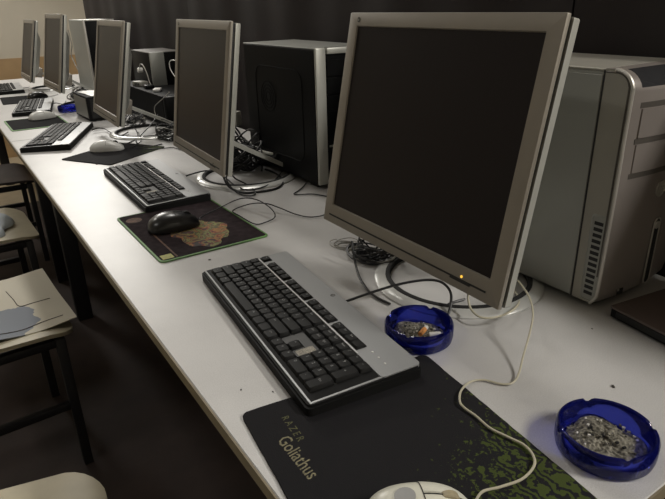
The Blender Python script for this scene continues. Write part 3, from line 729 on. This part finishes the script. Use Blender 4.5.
# ------------------------------------------------------------------ computer towers
def bulge(t): return .010*(1-(2*t-1)**2)**.8 if 0 < t < 1 else 0.
def tower_silver():
    X0, X1, YS, YF, YB, ZB, ZT = .620, .820, .515, .468, .915, TZ+.012, 1.133
    r = thing('computer_tower', 'large silver computer tower with curved front behind the largest monitor', 'computer', (X0, YF, TZ), 0, 'computer towers along the divider')
    O = Vector((X0, YF, TZ)); T = Matrix.Translation(-O)
    ch = MB(); ch.box(X0, X1, YS+.0015, YB, ZB, ZT-.004, m_tow_side, .0015, 1, X=T); cs = ch.obj('chassis', r)
    MB().box(X0-.0008, X1, YS+.0015, YB, ZT-.004, ZT, m_tow_bez, .0012, 1, X=T).obj('top_panel', r)
    sp = MB(); sp.box(X0-.0016, X0, YS+.003, YB-.004, ZB+.004, ZT-.009, m_tow_side, .0006, 1, X=T); sp.obj('side_panel', r)
    ft = MB()
    for x in (X0+.02, X1-.05):
        for y in (YF+.02, YB-.06): ft.box(x, x+.03, y, y+.04, TZ, ZB+.001, m_dark_rub, X=T)
    ft.obj('foot', r)
    # front bezel: side profile (y, z) swept across with a bowed plan
    prof = [(YS, ZT), (YF+.030, ZT)]
    R = .030
    for k in range(1, 9):
        a = pi/2*k/8; prof.append((YF+R-R*sin(a), ZT-R+R*cos(a)))
    prof += [(YF+.0005, ZT-.10), (YF, 1.0), (YF, .90), (YF+.001, ZB+.03), (YF+.004, ZB+.012), (YF+.012, ZB)]
    nx = 24; bz = MB()
    def P(i, k, d=0.):
        t = i/nx; y, z = prof[k]; w = min(1, max(0, (ZT-z)/.03))*(1 if z < ZT else 0)
        return (X0+(X1-X0)*t, y-bulge(t)*w-d, z)
    for i in range(nx):
        for k in range(len(prof)-1):
            bz.add([P(i, k), P(i+1, k), P(i+1, k+1), P(i, k+1)], [[0, 1, 2, 3]], m_gloss_b if 2 <= k <= 7 and i >= 2 else m_tow_front, T)
    # side walls, underside and back
    for i, fl in ((0, 1), (nx, 0)):
        q = [P(i, k) for k in range(len(prof))]+[(X0 if i == 0 else X1, YS, ZB)]
        bz.add(q, [list(range(len(q)))], m_tow_bez, T)
    q = [P(i, len(prof)-1) for i in range(nx+1)]+[(X1, YS, ZB), (X0, YS, ZB)]
    bz.add(q, [list(range(len(q)))], m_tow_bez, T)
    fb = bz.obj('front_bezel', r, smooth=0)
    bw = bmesh.new(); bw.from_mesh(fb.data); bmesh.ops.remove_doubles(bw, verts=bw.verts, dist=1e-5); bmesh.ops.recalc_face_normals(bw, faces=bw.faces); bw.to_mesh(fb.data); bw.free()
    fb.data.polygons.foreach_set('use_smooth', [True]*len(fb.data.polygons)); fb.data.set_sharp_from_angle(angle=radians(30))
    # bright trim along the corner and the dark line beside it
    tr = MB(); pts = [Vector((X0+.0005, prof[k][0]+.0012, prof[k][1]-.0005)) for k in range(1, len(prof))]
    tr.tube(pts, .0028, m_tow_trim, 8, 3, X=T); tr.obj('bright_trim', r)
    dk = MB()
    pd = [(X0-.0007, YS-.001, ZT-.0045), (X0-.0007, YF+.028, ZT-.0045)]+[(X0-.0007, YF+.0065+.0225-.0225*sin(pi/2*k/8), ZT-.0045-.0225+.0225*cos(pi/2*k/8)) for k in range(1, 9)]+[(X0-.0007, YF+.0068, .98), (X0-.0007, YF+.0068, ZB+.05)]
    dk.tube([Vector(p) for p in pd], .0013, m_tow_dark, 6, 2, X=T); dk.box(X0-.0007, X0+.002, YS-.0003, YS+.0022, ZB, ZT-.003, m_dark_gap, X=T); dk.obj('dark_trim', r)
    # side vent: recessed slot plate with thirteen openings
    vt = MB(); yv0, yv1 = YF+.0065, YF+.033
    Y2 = Matrix(((0, 0, 1, 0), (1, 0, 0, 0), (0, 1, 0, 0), (0, 0, 0, 1)))      # prism poly (y, z) extruded along x
    a = rrect(yv0-.0015, yv1-.0003, ZB+.002, .915, .007, 5); b2 = rrect(yv0+.001, yv1-.003, ZB+.0045, .912, .005, 5); n = len(a)
    vs = [(X0+.0001, p, q) for p, q in a]+[(X0-.0016, p, q) for p, q in b2]
    fs = [[i, (i+1) % n, n+(i+1) % n, n+i] for i in range(n)]
    c_ = [(X0-.0002, p, q) for p, q in rrect(yv0+.002, yv1-.004, ZB+.0055, .911, .004, 5)]
    vs += c_; fs += [[n+i, n+(i+1) % n, 2*n+(i+1) % n, 2*n+i] for i in range(n)]+[list(range(2*n, 3*n))]
    vt.add(vs, fs, m_tow_side, T)
    vp = vt.obj('side_vent', r)
    for k in range(13):
        z = .776+k*.0101
        MB().box(X0-.0006, X0+.001, yv0+.0045, yv1-.0068, z, z+.0058, m_dark_gap, X=T).obj('vent_slot', vp)
    # bowed fittings on the front
    def slab(x0, x1, z0, z1, m, th_, lift, mb, nn=14):
        vs = []; fs = []
        for i in range(nn+1):
            x = x0+(x1-x0)*i/nn; t = (x-X0)/(X1-X0); yf = YF-bulge(t)-lift
            for z in (z0, z1): vs += [(x, yf, z), (x, yf+th_, z)]
        for i in range(nn):
            o_ = i*4
            for q in ((0, 2, 6, 4), (1, 5, 7, 3), (0, 4, 5, 1), (2, 3, 7, 6)): fs.append([o_+k for k in q])
        fs += [[0, 1, 3, 2], [nn*4, nn*4+2, nn*4+3, nn*4+1]]
        mb.add(vs, fs, m, T)
    for z0, z1, nm in ((1.036, 1.079, 'drive_door'), (.983, 1.026, 'drive_door')):
        m_ = MB(); slab(X0+.022, X1-.022, z0, z1, m_tow_front, .004, .0016, m_); m_.obj(nm, r)
    for z0, z1 in ((1.027, 1.035), (.974, .982), (1.080, 1.088)):
        m_ = MB(); slab(X0+.018, X1-.018, z0, z1, m_tow_dark, .002, .0004, m_); m_.obj('front_groove', r)
    def front_T(x, z, lift=.0):
        t = (x-X0)/(X1-X0); e = .01
        slope = -(bulge(t+e)-bulge(t-e))/(2*e*(X1-X0))
        return T @ Matrix.Translation((x, YF-bulge(t)-lift, z)) @ Matrix.Rotation(math.atan(slope), 4, 'Z') @ Matrix.Rotation(pi/2, 4, 'X')
    # capsule slot with pale outline
    FX = front_T(.738, .834, .0008)
    cp = MB(); a = rrect(-.010, .010, -.060, .060, .0095, 8); b2 = rrect(-.0078, .0078, -.0578, .0578, .0075, 8); n = len(a)
    vs = [(x, y, 0) for x, y in a]+[(x, y, .002) for x, y in a]+[(x, y, .002) for x, y in b2]+[(x, y, .0004) for x, y in b2]
    cp.add(vs, [[k*n+i, k*n+(i+1) % n, (k+1)*n+(i+1) % n, (k+1)*n+i] for k in range(3) for i in range(n)], m_tow_trim, FX); cpo = cp.obj('capsule_frame', r)
    MB().prism(b2, -.0005, .0008, m_dark_gap, X=FX).obj('capsule_grille', cpo)
    pb = MB(); pb.lathe([(.0068, 0), (.0068, .0022), (.0056, .003), (0, .0026)], m_tow_trim, 20, X=FX @ Matrix.Translation((0, .047, 0))); pb.obj('power_button', r)
    hp = MB(); FL = front_T(.728, .945, .0008); hp.lathe([(.0135, -.001), (.0135, .001), (.0115, .0012), (.0115, .0005)], m_tow_bez, 28, X=FL); add_text(hp, 'hp', m_tow_trim, .016, 0, 0, .001, 1, .25, X=FL); hp.obj('logo', r)
    us = MB(); us.box(-.007, .007, -.005, .005, -.001, .0006, m_dark_gap, .0003, 1, X=front_T(.668, .778, .0006)); us.box(-.008, -.004, .002, .006, 0, .001, m_tow_trim, X=front_T(.668, .778, .0008)); us.obj('port', r)
    tx = MB(); add_text(tx, 'media center', m_tow_trim, .006, 0, 0, .0003, X=front_T(.762, .86, .0006) @ Matrix.Rotation(pi/2, 4, 'Z')); tx.obj('small_print', r)
tower_silver()

def tower_black():
    X0, X1, YF, YB, ZT = .628, .808, 1.322, 1.745, 1.124
    r = thing('computer_tower', 'black computer tower with silver framed front and round side vent', 'computer', (X0, YF, TZ), 0, 'computer towers along the divider')
    T = Matrix.Translation((-X0, -YF, -TZ)); ZB = TZ+.012
    MB().box(X0, X1, YF+.0105, YB, ZB, ZT-.003, m_case_b2, .001, 1, X=T).obj('chassis', r)
    MB().box(X0-.001, X1+.001, YF+.0105, YB, ZT-.003, ZT, m_case_top, .0008, 1, X=T).obj('top_panel', r)
    sp = MB(); sp.box(X0-.002, X0, YF+.012, YB-.004, ZB+.003, ZT-.004, m_case_b, .0006, 1, X=T)
    s_ = sp.obj('side_panel', r)
    # pressed outline and round vent
    a = [(y, z) for y, z in rrect(YF+.075, YB-.075, ZB+.05, ZT-.06, .035, 6)]; em_ = MB()
    em_.tube([Vector((X0-.002, y, z)) for y, z in a+[a[0]]], .0018, m_case_b2, 6, 1, X=T); em_.obj('pressed_outline', s_)
    vt = MB(); VX = T @ Matrix.Translation((X0-.0022, YB-.15, ZB+.215)) @ Matrix.Rotation(-pi/2, 4, 'Y')
    for rr in (.012, .022, .032, .042): vt.lathe([(rr, 0), (rr+.004, .0), (rr+.004, .0014), (rr, .0014)], m_case_b2, 36, X=VX, closed=True)
    vt.lathe([(.048, -.0005), (.048, .0004)], m_dark_rub, 36, X=VX); vt.obj('round_vent', s_)
    fr = MB(); fr.box(X0-.002, X0+.030, YF, YF+.010, ZB, ZT+.001, m_silver_l, .004, X=T); fr.box(X1-.03, X1+.002, YF, YF+.03, ZB, ZT+.001, m_silver_l, .004, X=T)
    fr.box(X0+.034, X1-.03, YF+.001, YF+.03, ZT-.016, ZT, m_silver_l, .003, X=T); fr.obj('silver_frame', r)
    fb = MB(); fb.box(X0+.032, X1-.03, YF+.0095, YF+.0104, ZB, ZT-.016, m_case_b, .001, 1, X=T); fbo = fb.obj('front_panel', r)
    for k in range(3): MB().box(X0+.036, X1-.034, YF+.006, YF+.0096, ZT-.072-k*.046, ZT-.030-k*.046, m_case_b, .0012, 1, X=T).obj('drive_door', r)
    MB().box(X0+.040, X0+.075, YF+.0065, YF+.0096, ZT-.26, ZT-.255, m_silver_l, X=T).obj('bright_mark', r)
    MB().lathe([(.009, 0), (.009, .004), (0, .005)], m_silver_l, 20, X=T @ Matrix.Translation((X0+.09, YF+.0097, .93)) @ Matrix.Rotation(pi/2, 4, 'X')).obj('power_button', r)
    f = MB()
    for y in (YF+.03, YB-.07): f.box(X0+.01, X0+.04, y, y+.04, TZ, ZB+.001, m_dark_rub, X=T); f.box(X1-.04, X1-.01, y, y+.04, TZ, ZB+.001, m_dark_rub, X=T)
    f.obj('foot', r)
tower_black()

def tower_far():
    X0, X1, YF, YB, ZT = .632, .812, 3.945, 4.365, 1.172
    r = thing('computer_tower', 'far computer tower with silver side and black front holding one pale light', 'computer', (X0, YF, TZ), 0, 'computer towers along the divider')
    T = Matrix.Translation((-X0, -YF, -TZ))
    MB().box(X0, X1, YF+.012, YB, TZ, ZT-.002, m_tow_side, .002, 1, X=T).obj('chassis', r)
    MB().box(X0-.002, X0, YF+.016, YB-.004, TZ+.008, ZT-.006, m_tow_side, .0006, 1, X=T).obj('side_panel', r)
    MB().box(X0-.003, X0+.008, YF-.004, YF+.014, TZ+.002, ZT, m_tow_trim, .002, X=T).box(X0+.008, X1, YF-.002, YF+.012, ZT-.008, ZT, m_tow_trim, .002, X=T).obj('silver_frame', r)
    MB().box(X0+.008, X1, YF, YF+.013, TZ+.002, ZT-.008, m_case_b, .002, X=T).obj('front_panel', r)
    MB().lathe([(.012, 0), (.012, .003), (0, .004)], m_white, 16, X=T @ Matrix.Translation((.705, YF, 1.07)) @ Matrix.Rotation(pi/2, 4, 'X')).obj('power_button', r)
    MB().box(X0+.02, X1-.02, YF-.002, YF+.001, .99, 1.03, m_case_b2, .001, 1, X=T).obj('drive_door', r)
tower_far()

# the low black case with a compact box standing on it
r = thing('desktop_computer', 'low black computer case lying flat behind the tangle of cables', 'computer', (.59, 2.47, TZ), 0)
T = Matrix.Translation((-.59, -2.47, -TZ))
MB().box(.59, .838, 2.50, 3.16, TZ+.006, .880, m_case_b2, .002, 1, X=T).obj('chassis', r)
MB().box(.59, .838, 2.47, 2.50, TZ+.004, .882, m_case_b, .006, X=T).obj('front_panel', r)
MB().box(.588, .838, 2.50, 3.16,   .880, .883, m_case_b2, .001, 1, X=T).obj('top_panel', r)
f = MB()
for y in (2.52, 3.10): f.box(.61, .64, y, y+.03, TZ, TZ+.007, m_dark_rub, X=T); f.box(.79, .82, y, y+.03, TZ, TZ+.007, m_dark_rub, X=T)
f.obj('foot', r)
r = thing('compact_computer', 'compact black box with pale silver front standing on the low black case', 'computer', (.672, 2.855, .883), 0)
T = Matrix.Translation((-.672, -2.855, -.883))
MB().box(.672, .835, 2.868, 3.16, .8835, 1.032, m_case_b, .003, X=T).obj('case', r)
MB().box(.671, .836, 2.868, 3.16, 1.032, 1.036, m_tow_dark, .001, 1, X=T).obj('top_panel', r)
MB().box(.670, .738, 2.853, 2.868, .8835, 1.036, m_tow_side, .003, X=T).obj('front_panel', r)
MB().box(.738, .836, 2.857, 2.868, .8835, 1.034, m_case_b, .002, X=T).obj('drive_cover', r)
# pale round plug hanging on its side with a cord
r = thing('plug', 'round white plug with thin cord against the compact black box', 'plug', (.655, 2.99, .95), 0)
MB().lathe([(.010, -.012), (.0125, -.006), (.0125, .006), (.010, .012), (0, .013)], m_white, 18, X=Matrix.Rotation(pi/2, 4, 'Y')).obj('head', r)
MB().tube([(0, 0, .008), (-.006, -.03, .028), (-.010, -.09, .03), (-.012, -.14, .0), (-.012, -.17, -.045), (-.01, -.2, -.062)], .0025, m_cable_g, 8).obj('cord', r)
# bits lying on the low case
for k, (y, w, d, h, m, lab, nm) in enumerate(((2.93, .07, .045, .022, m_cable_g, 'small grey hub lying on the low black case near the compact box', 'network_hub'), (2.80, .05, .04, .016, m_case_b, 'small black adapter lying on the low black case', 'power_adapter'), (2.68, .06, .03, .012, m_white, 'flat white adapter lying on the low black case', 'power_adapter'))):
    r = thing(nm, lab, 'adapter', (.63, y, .8834), .3-.4*k)
    MB().box(-d/2, d/2, -w/2, w/2, 0, h, m, .003).obj('case', r)
    pm = MB()
    for q in range(3): pm.box(-d/2-.001, -d/2+.002, -w/2+.012+q*.014, -w/2+.021+q*.014, .004, h*.7, m_dark_gap)
    pm.obj('socket', r)

r = thing('speaker', 'small dark box with pale top beside the distant blue ashtray', 'box', (.36, 2.87, TZ), radians(2))
MB().box(0, .17, 0, .25, .004, .112, m_case_b2, .004, 2).obj('case', r)
MB().box(-.002, .001, .015, .235, .014, .103, m_case_top, .0008, 1).obj('side_cover', r)
MB().box(.012, .158, -.003, .001, .015, .10, m_dark_rub, .001, 1).obj('front_cover', r)
f = MB()
for x in (.01, .14):
    for y in (.01, .22): f.box(x, x+.02, y, y+.02, 0, .006, m_dark_rub)
f.obj('foot', r)
def paper(label, x, y, z, w, d, rz, amp, m, name='paper_sheet', seed=1, th=.0012):
    random.seed(seed); ph = [random.uniform(0, 6) for _ in range(6)]
    def h(u, v): return amp*(.5+.25*sin(u*5+ph[0])*sin(v*4+ph[1])+.25*sin(u*9+v*6+ph[2]))
    mb = MB(); nu, nv = 22, 22
    mb.grid(lambda u, v: ((u-.5)*w, (v-.5)*d, h(u, v)+th), nu, nv, m); mb.grid(lambda u, v: ((u-.5)*w, (v-.5)*d, h(u, v)), nu, nv, m, flip=True)
    # rim
    ed = [(i/nu, 0) for i in range(nu+1)]+[(1, j/nv) for j in range(1, nv+1)]+[(1-i/nu, 1) for i in range(1, nu+1)]+[(0, 1-j/nv) for j in range(1, nv)]
    n = len(ed); vs = [((u-.5)*w, (v-.5)*d, h(u, v)) for u, v in ed]+[((u-.5)*w, (v-.5)*d, h(u, v)+th) for u, v in ed]
    mb.add(vs, [[i, (i+1) % n, n+(i+1) % n, n+i] for i in range(n)], m)
    o = mb.obj(name, None, (x, y, z), rz, smooth=60); return o
tag(paper('p', .445, 2.99, TZ+.1125, .14, .20, .12, .003, m_white), 'white paper lying on the small dark box', 'paper')

# flat dark box at the foot of the silver tower
r = thing('flat_box', 'flat brown grey box with black edge beside the silver tower', 'box', (.655, .345, TZ), radians(0))
F = [(.0, .038), (.015, .106), (.33, .118), (.33, .02), (.17, -.06), (.03, -.015)]
q0 = at(611, 305.5, TZ+.022); q1 = at(657, 329, TZ+.022)
r.location = (q0.x, q0.y, TZ); d = Vector((q1.x-q0.x, q1.y-q0.y)); r.rotation_euler.z = atan2(d.y, d.x)
Lb = .155
MB().prism(rrect(0, Lb, 0, .30, .004, 3), .004, .0185, m_case_b, 0).obj('body', r)
MB().prism(rrect(-.001, Lb+.001, -.001, .301, .004, 3), .0185, .022, m_brown_box, .001).obj('lid', r)
MB().box(.012, Lb-.012, -.0015, .001, .007, .017, m_dark_rub, .0006, 1).obj('front_strip', r)
f = MB()
for x in (.01, Lb-.03):
    for y in (.01, .27): f.box(x, x+.02, y, y+.02, 0, .005, m_dark_rub)
f.obj('foot', r)

# ------------------------------------------------------------------ loose cables
def cable(label, pts, rad, m, group='loose cables on the tables', name='cable'):
    o = MB().tube(pts, rad, m, 8, 6).obj(name, smooth=60); return tag(o, label, 'cable', group)
Q = lambda l, z=TZ+.0035: [at(p[0], p[1], p[2] if len(p) > 2 else z) for p in l]
cable('black cable dropping from the largest monitor onto the table behind its keyboard', Q([(352, 241, .80), (353, 250, .785), (355, 262, .765), (359, 276), (366, 288), (376, 297), (390, 304)]), .0023, m_cable_b)
cable('cream cable looping around the ring foot of the largest monitor', Q([(469, 290, .80), (468, 298, .785), (471, 309, .772), (480, 317, .7685), (494, 317.5, .768), (508, 313, .766), (517, 306, .76), (519, 299, .757), (515, 292, .757), (508, 288, .757)]), .0018, m_cable_w)
z8 = lambda l: [(225+x/7.13, 130+y/7.13)+((z,) if z else ()) for x, y, z in l]
cable('thick black cable circling the ring foot beside the black tower', Q(z8([(-20, 300, .80), (0, 360, .775), (25, 400, .765), (70, 430, .758), (140, 448, 0), (220, 442, 0), (310, 430, 0), (380, 410, 0), (412, 380, 0), (405, 345, 0), (370, 315, 0), (330, 295, .765), (285, 280, .775)])), .0032, m_cable_b)
cable('thin black cable forming a small loop in front of the black tower', Q(z8([(10, 330, .80), (20, 375, .775), (60, 425, .758), (110, 458, 0), (170, 470, 0), (215, 458, 0), (205, 425, 0), (150, 385, .757), (80, 350, .77), (50, 320, .785)])), .0022, m_cable_b)
cable('short black cable coming from under the black tower', Q([(306, 183, .757), (303, 187), (298, 191), (294, 194), (300, 194.5), (312, 194), (325, 196), (336, 199)]), .0018, m_cable_b)
def tangle(label, cx, cy, z0, rx, ry, rz_, n, rad, mats, seed, name='cable_bundle', rot=0.):
    random.seed(seed); mb = MB()
    for k in range(n):
        ph = random.uniform(0, 6.28); a = random.uniform(.6, 1.0); b_ = random.uniform(.4, 1.0); ox = random.uniform(-.25, .25)*rx; oy = random.uniform(-.2, .2)*ry
        tu = random.uniform(.8, 1.7); zz = random.uniform(.1, 1); pts = []
        for i in range(11):
            t = ph+2*pi*tu*i/10
            x = ox+rx*a*cos(t); y = oy+ry*b_*sin(t+.4*sin(ph)); z = rad+rz_*zz*(.5+.5*sin(t*1.3+ph*2))
            pts.append((x*cos(rot)-y*sin(rot), x*sin(rot)+y*cos(rot), z))
        mb.tube(pts, rad*random.uniform(.8, 1.15), random.choice(mats), 6, 5)
    o = mb.obj(name, None, (cx, cy, z0), smooth=60); return tag(o, label, 'cable bundle', 'bundled cables')
p = at(368, 249, .775)
tangle('tied black cable bundle hanging under the largest monitor', p.x+.01, p.y, TZ+.001, .030, .055, .045, 13, .0021, [m_cable_b]*5+[m_cable_g], 11, rot=.5)
p = at(349, 244, .76)
tangle('pale grey thin wire loops beside the tied black bundle', p.x, p.y+.02, TZ+.0005, .02, .035, .012, 4, .0009, [m_cable_g], 12, rot=.5)
tangle('thick black cable tangle between monitor stand and the black tower', .555, 1.70, TZ+.001, .06, .11, .13, 20, .0033, [m_cable_b], 13)
tangle('black and grey cable tangle behind the stand of the third screen in the row', .535, 2.29, TZ+.001, .05, .13, .06, 11, .0022, [m_cable_b]*4+[m_cable_g], 14)
tangle('low dark cable tangle in front of the low black case', .52, 2.68, TZ+.001, .045, .12, .05, 9, .0022, [m_cable_b]*3+[m_cable_g], 15)
tangle('dark cable tangle behind the small dark box', .50, 3.72, TZ+.001, .06, .16, .07, 10, .003, [m_cable_b]*2+[m_cable_g], 16)
tangle('far cable tangle behind the smallest monitor', .53, 4.62, TZ+.001, .05, .14, .06, 8, .003, [m_cable_b]*2+[m_cable_g], 17)
X9 = lambda x, l: [Vector((x, y, z)) for y, z in l]
def onx(px, py, x):
    r_ = fw*FPX+rt*(px-332.5)-up*(py-249.5); return Vector(CAM)+r_*((x-CAM[0])/r_.x)
cable('thin grey wire climbing in front of the low black case', [onx(*q, .56) for q in ((169, 92), (166, 96), (160, 101), (155, 106), (154.5, 111), (156, 116))], .0018, m_cable_g)
cable('white cable hooked over behind the monitor near the compact black box', [onx(*q, .57) for q in ((178, 62), (173, 60), (169.5, 62), (170, 68), (172.5, 73), (176, 78))], .0017, m_white)
cable('white cord hanging along the far tower', [onx(*q, .60) for q in ((68, 30), (70, 38), (72, 46), (71, 54), (74, 62), (78, 70))], .003, m_cable_g)
cable('black cable curving over the table in front of third screen in row', Q([(124, 126, .775), (130, 125, .785), (136, 130, .77), (138, 137), (136, 141), (141, 146), (150, 146.5), (162, 144)]), .0022, m_cable_b)
cable('long black cable arching across towards the low black case', Q([(112, 142), (124, 144), (136, 139), (145, 131, .765), (153, 122, .78), (158, 114, .80)]), .0022, m_cable_b)
cable('thin black cable lying between the plum pad and third screen in row', Q([(136, 148), (150, 149), (162, 148.5), (173, 147.5), (182, 150)]), .0018, m_cable_b)
# bright plug on the cables behind the second monitor
r = thing('plug', 'bright metal plug amid cables beside the black tower', 'plug', (.585, 1.76, .895), .4)
MB().box(-.012, .012, -.018, .018, -.022, .022, m_tow_trim, .003).obj('head', r)
MB().tube([(0, 0, .02), (.005, .01, .05), (.012, .02, .07), (.02, .05, .05), (.02, .07, -.02), (.01, .05, -.1), (0, 0, -.14)], .003, m_cable_g, 8).obj('cord', r)
r = thing('plug', 'pair of pale plug tips against the black tower side', 'plug', (.606, 1.60, .800), .2)
MB().box(-.006, .006, -.03, .03, .004, .012, m_white, .002).obj('head', r)
MB().tube([(0, .03, .008), (-.01, .06, .0), (-.02, .09, -.03), (-.02, .12, -.046)], .0025, m_cable_b, 8).obj('cord', r)

# ------------------------------------------------------------------ crumbs on the table
for k, (px, py, s_, lab) in enumerate(((209.5, 260, .0022, 'dark crumb beside the corner of the lettered pad keyboard'), (241, 390, .0013, 'tiny dark crumb near the table edge by keyboard'), (273, 392, .0012, 'tiny dark crumb between the keyboard and cloth pad'), (97, 164.5, .0035, 'dark fleck between askew dark pad and keyboard'), (613, 387, .0024, 'flat grey fleck behind the ashtray full of ash'), (592, 329, .0013, 'tiny crumb near the flat brown grey box'))):
    pp = at(px, py, TZ)
    b = bmesh.new(); bmesh.ops.create_icosphere(b, subdivisions=1, radius=1)
    for v in b.verts: v.co = Vector((v.co.x*s_*1.6, v.co.y*s_, (v.co.z+.8)*s_*.5))*random.uniform(.8, 1.1)
    tag(MB().bm(b, m_speck).obj('crumb', None, (pp.x, pp.y, TZ+.0001), k), lab, 'crumb', 'crumbs on the tables')

# ------------------------------------------------------------------ chairs
def chair(label, fx, yc, rz, m_seat, w=.44, d=.40):
    """front edge of the seat at x = fx towards the table, centred on yc"""
    r = thing('plywood_chair', label, 'chair', (fx-d/2, yc, 0), rz, 'plywood chairs along the table')
    P = rrect(-d/2, d/2, -w/2, w/2, .065, 6)
    mb = MB(); n = len(P); rings = 9; SH = .452
    def h(x, y):
        a = x/(d/2); b_ = y/(w/2)
        return SH-.014*(1-b_*b_)*max(0, 1-a*a*.5)-.022*max(0, a-.45)**2/.3+.010*max(0, -a-.2)
    vs = []
    for s_ in (1,):
        for k in range(rings, 0, -1):
            f_ = k/rings; vs += [(x*f_, y*f_, h(x*f_, y*f_)) for x, y in P]
        vs.append((0, 0, h(0, 0)))
    top_n = len(vs); vs += [(x, y, z-.011) for x, y, z in vs[:]]
    fs = []
    for k in range(rings-1):
        for i in range(n):
            q = [k*n+i, k*n+(i+1) % n, (k+1)*n+(i+1) % n, (k+1)*n+i]; fs.append(q); fs.append([top_n+z for z in q][::-1])
    for i in range(n):
        q = [(rings-1)*n+i, (rings-1)*n+(i+1) % n, top_n-1]; fs.append(q); fs.append([top_n+z for z in q][::-1])
        fs.append([i, top_n+i, top_n+(i+1) % n, (i+1) % n])
    mb.add(vs, fs, m_seat); mb.obj('seat', r, smooth=50)
    bk = MB()
    def fb(u, v):
        y = (u-.5)*w*.92; z = .62+.22*v; x = -d/2-.035-.05*v-.03*(1-(2*u-1)**2)
        return (x, y, z)
    bk.grid(fb, 14, 8, m_seat); bk.grid(lambda u, v: tuple(Vector(fb(u, v))+Vector((-.011, 0, 0))), 14, 8, m_seat, flip=True)
    for v in (0, 1): bk.grid(lambda u, t, v=v: tuple(Vector(fb(u, v))+Vector((-.011*t, 0, 0))), 14, 1, m_seat)
    for u in (0, 1): bk.grid(lambda v, t, u=u: tuple(Vector(fb(u, v))+Vector((-.011*t, 0, 0))), 8, 1, m_seat)
    bk.obj('backrest', r, smooth=40)
    q = .0125; zt = .425
    for sy in (-1, 1):
        y = sy*(w/2-.018)
        MB().box(d/2-.045-q, d/2-.045+q, y-q, y+q, 0, zt, m_steel, .002).obj('leg', r)
        MB().tube([(-d/2+.02, y, 0), (-d/2+.01, y, .43), (-d/2-.03, y, .56), (-d/2-.088, y*.97, .80)], q, m_steel, 8, 5).obj('leg', r)
        MB().box(-d/2+.03, d/2-.058, y-.010, y+.010, .20, .222, m_steel, .002).obj('stretcher', r)
        MB().box(-d/2+.03, d/2-.058, y-.011, y+.011, .402, .425, m_steel, .002).obj('seat_rail', r)
    MB().box(d/2-.055, d/2-.035, -w/2+.032, w/2-.032, .400, .424, m_steel, .002).obj('front_rail', r)
    return r
chair('empty pale plywood chair nearest the end of table', -.140, .765, radians(-10), m_ply, .46)
chair('pale plywood chair with cream printed sheet on its seat', -.045, 1.725, radians(3), m_ply)
chair('pale plywood chair with pale blue cloth on its seat', .0, 2.56, radians(2), m_ply)
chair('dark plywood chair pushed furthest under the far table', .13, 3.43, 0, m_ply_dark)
tag(paper('s', -.215, 1.745, .4465, .36, .40, .06, .016, m_sheet, 'printed_sheet', 5, .002), 'crumpled cream sheet with grey blue print on a plywood seat', 'sheet')
_sh = bpy.data.objects['printed_sheet']
def on_sheet(px, py):
    p = at(px, py, .464); q = _sh.matrix_basis.inverted() @ p; ok, loc, nrm, i = _sh.closest_point_on_mesh(q+Vector((0, 0, .01))); return loc+Vector((0, 0, .0008))
for pl in ([(-6, 333), (20, 326), (40, 319), (62, 313)], [(6, 291), (13, 299), (19, 305), (32, 302), (50, 296)]):
    MB().tube([on_sheet(*q) for q in pl], .0011, m_tow_dark, 5, 4).obj('sheet_line', _sh)  # dark tubes draw a fold line and a corner line
random.seed(3)
cl = MB()
def cf(u, v):
    a = 2*pi*u; R_ = .10+.015*sin(3*a)+.01*sin(7*a+1)
    k = sin(v*pi/2); return (R_*k*cos(a)*1.1, R_*k*sin(a)*1.5, .055*cos(v*pi/2)*(1+.25*sin(4*a)*k)+.012*sin(9*a)*k*(1-v))
cl.grid(cf, 48, 12, m_cloth); rim = [cf(i/48, 1) for i in range(48)]; cl.add([(x, y, 0) for x, y, z in rim], [list(range(48))], m_cloth)
tag(cl.obj('folded_cloth', None, (-.185, 2.52, .4475), smooth=60), 'pale blue folded cloth on a plywood seat', 'cloth')

# ------------------------------------------------------------------ light
def area(name, loc, size, power, col, target=None, sizey=None):
    l = bpy.data.lights.new(name, 'AREA'); l.energy = power; l.color = col; l.size = size
    if sizey: l.shape = 'RECTANGLE'; l.size_y = sizey
    o = bpy.data.objects.new(name, l); C.objects.link(o); o.location = loc
    if target is not None: o.rotation_euler = (Vector(target)-Vector(loc)).to_track_quat('-Z', 'Y').to_euler()
    return o
LC = (1, .965, .90)
area('ceiling_and_fill_lamp', (1.55, -1.55, 2.72), .25, 90, LC, (1.55, -1.55, 0), 1.0)
area('ceiling_and_fill_lamp', (.75, 2.3, 2.72), .25, 17, LC, (.75, 2.3, 0), 1.0)
area('ceiling_and_fill_lamp', (.80, 5.6, 2.30), .9, 37, LC, (.2, 1.8, .75), .25)
area('ceiling_and_fill_lamp', (-.6, 4.9, 2.72), .25, 22, LC, (-.6, 4.9, 0), 1.2)  # unseen lamp added to brighten the far wall
area('ceiling_and_fill_lamp', (-1.7, 1.2, 2.72), .25, 11, LC, (-1.7, 1.2, 0), 1.2)  # unseen weak lamp added as side fill for monitors and towers
w = bpy.data.worlds.new('World'); S.world = w; w.use_nodes = True
w.node_tree.nodes['Background'].inputs[0].default_value = (.9, .82, .7, 1); w.node_tree.nodes['Background'].inputs[1].default_value = .02
S.view_settings.view_transform = 'Standard'; S.view_settings.look = 'None'; S.view_settings.exposure = 0; S.view_settings.gamma = 1
S.cycles.use_denoising = True
S.cycles.max_bounces = 8; S.cycles.transparent_max_bounces = 16
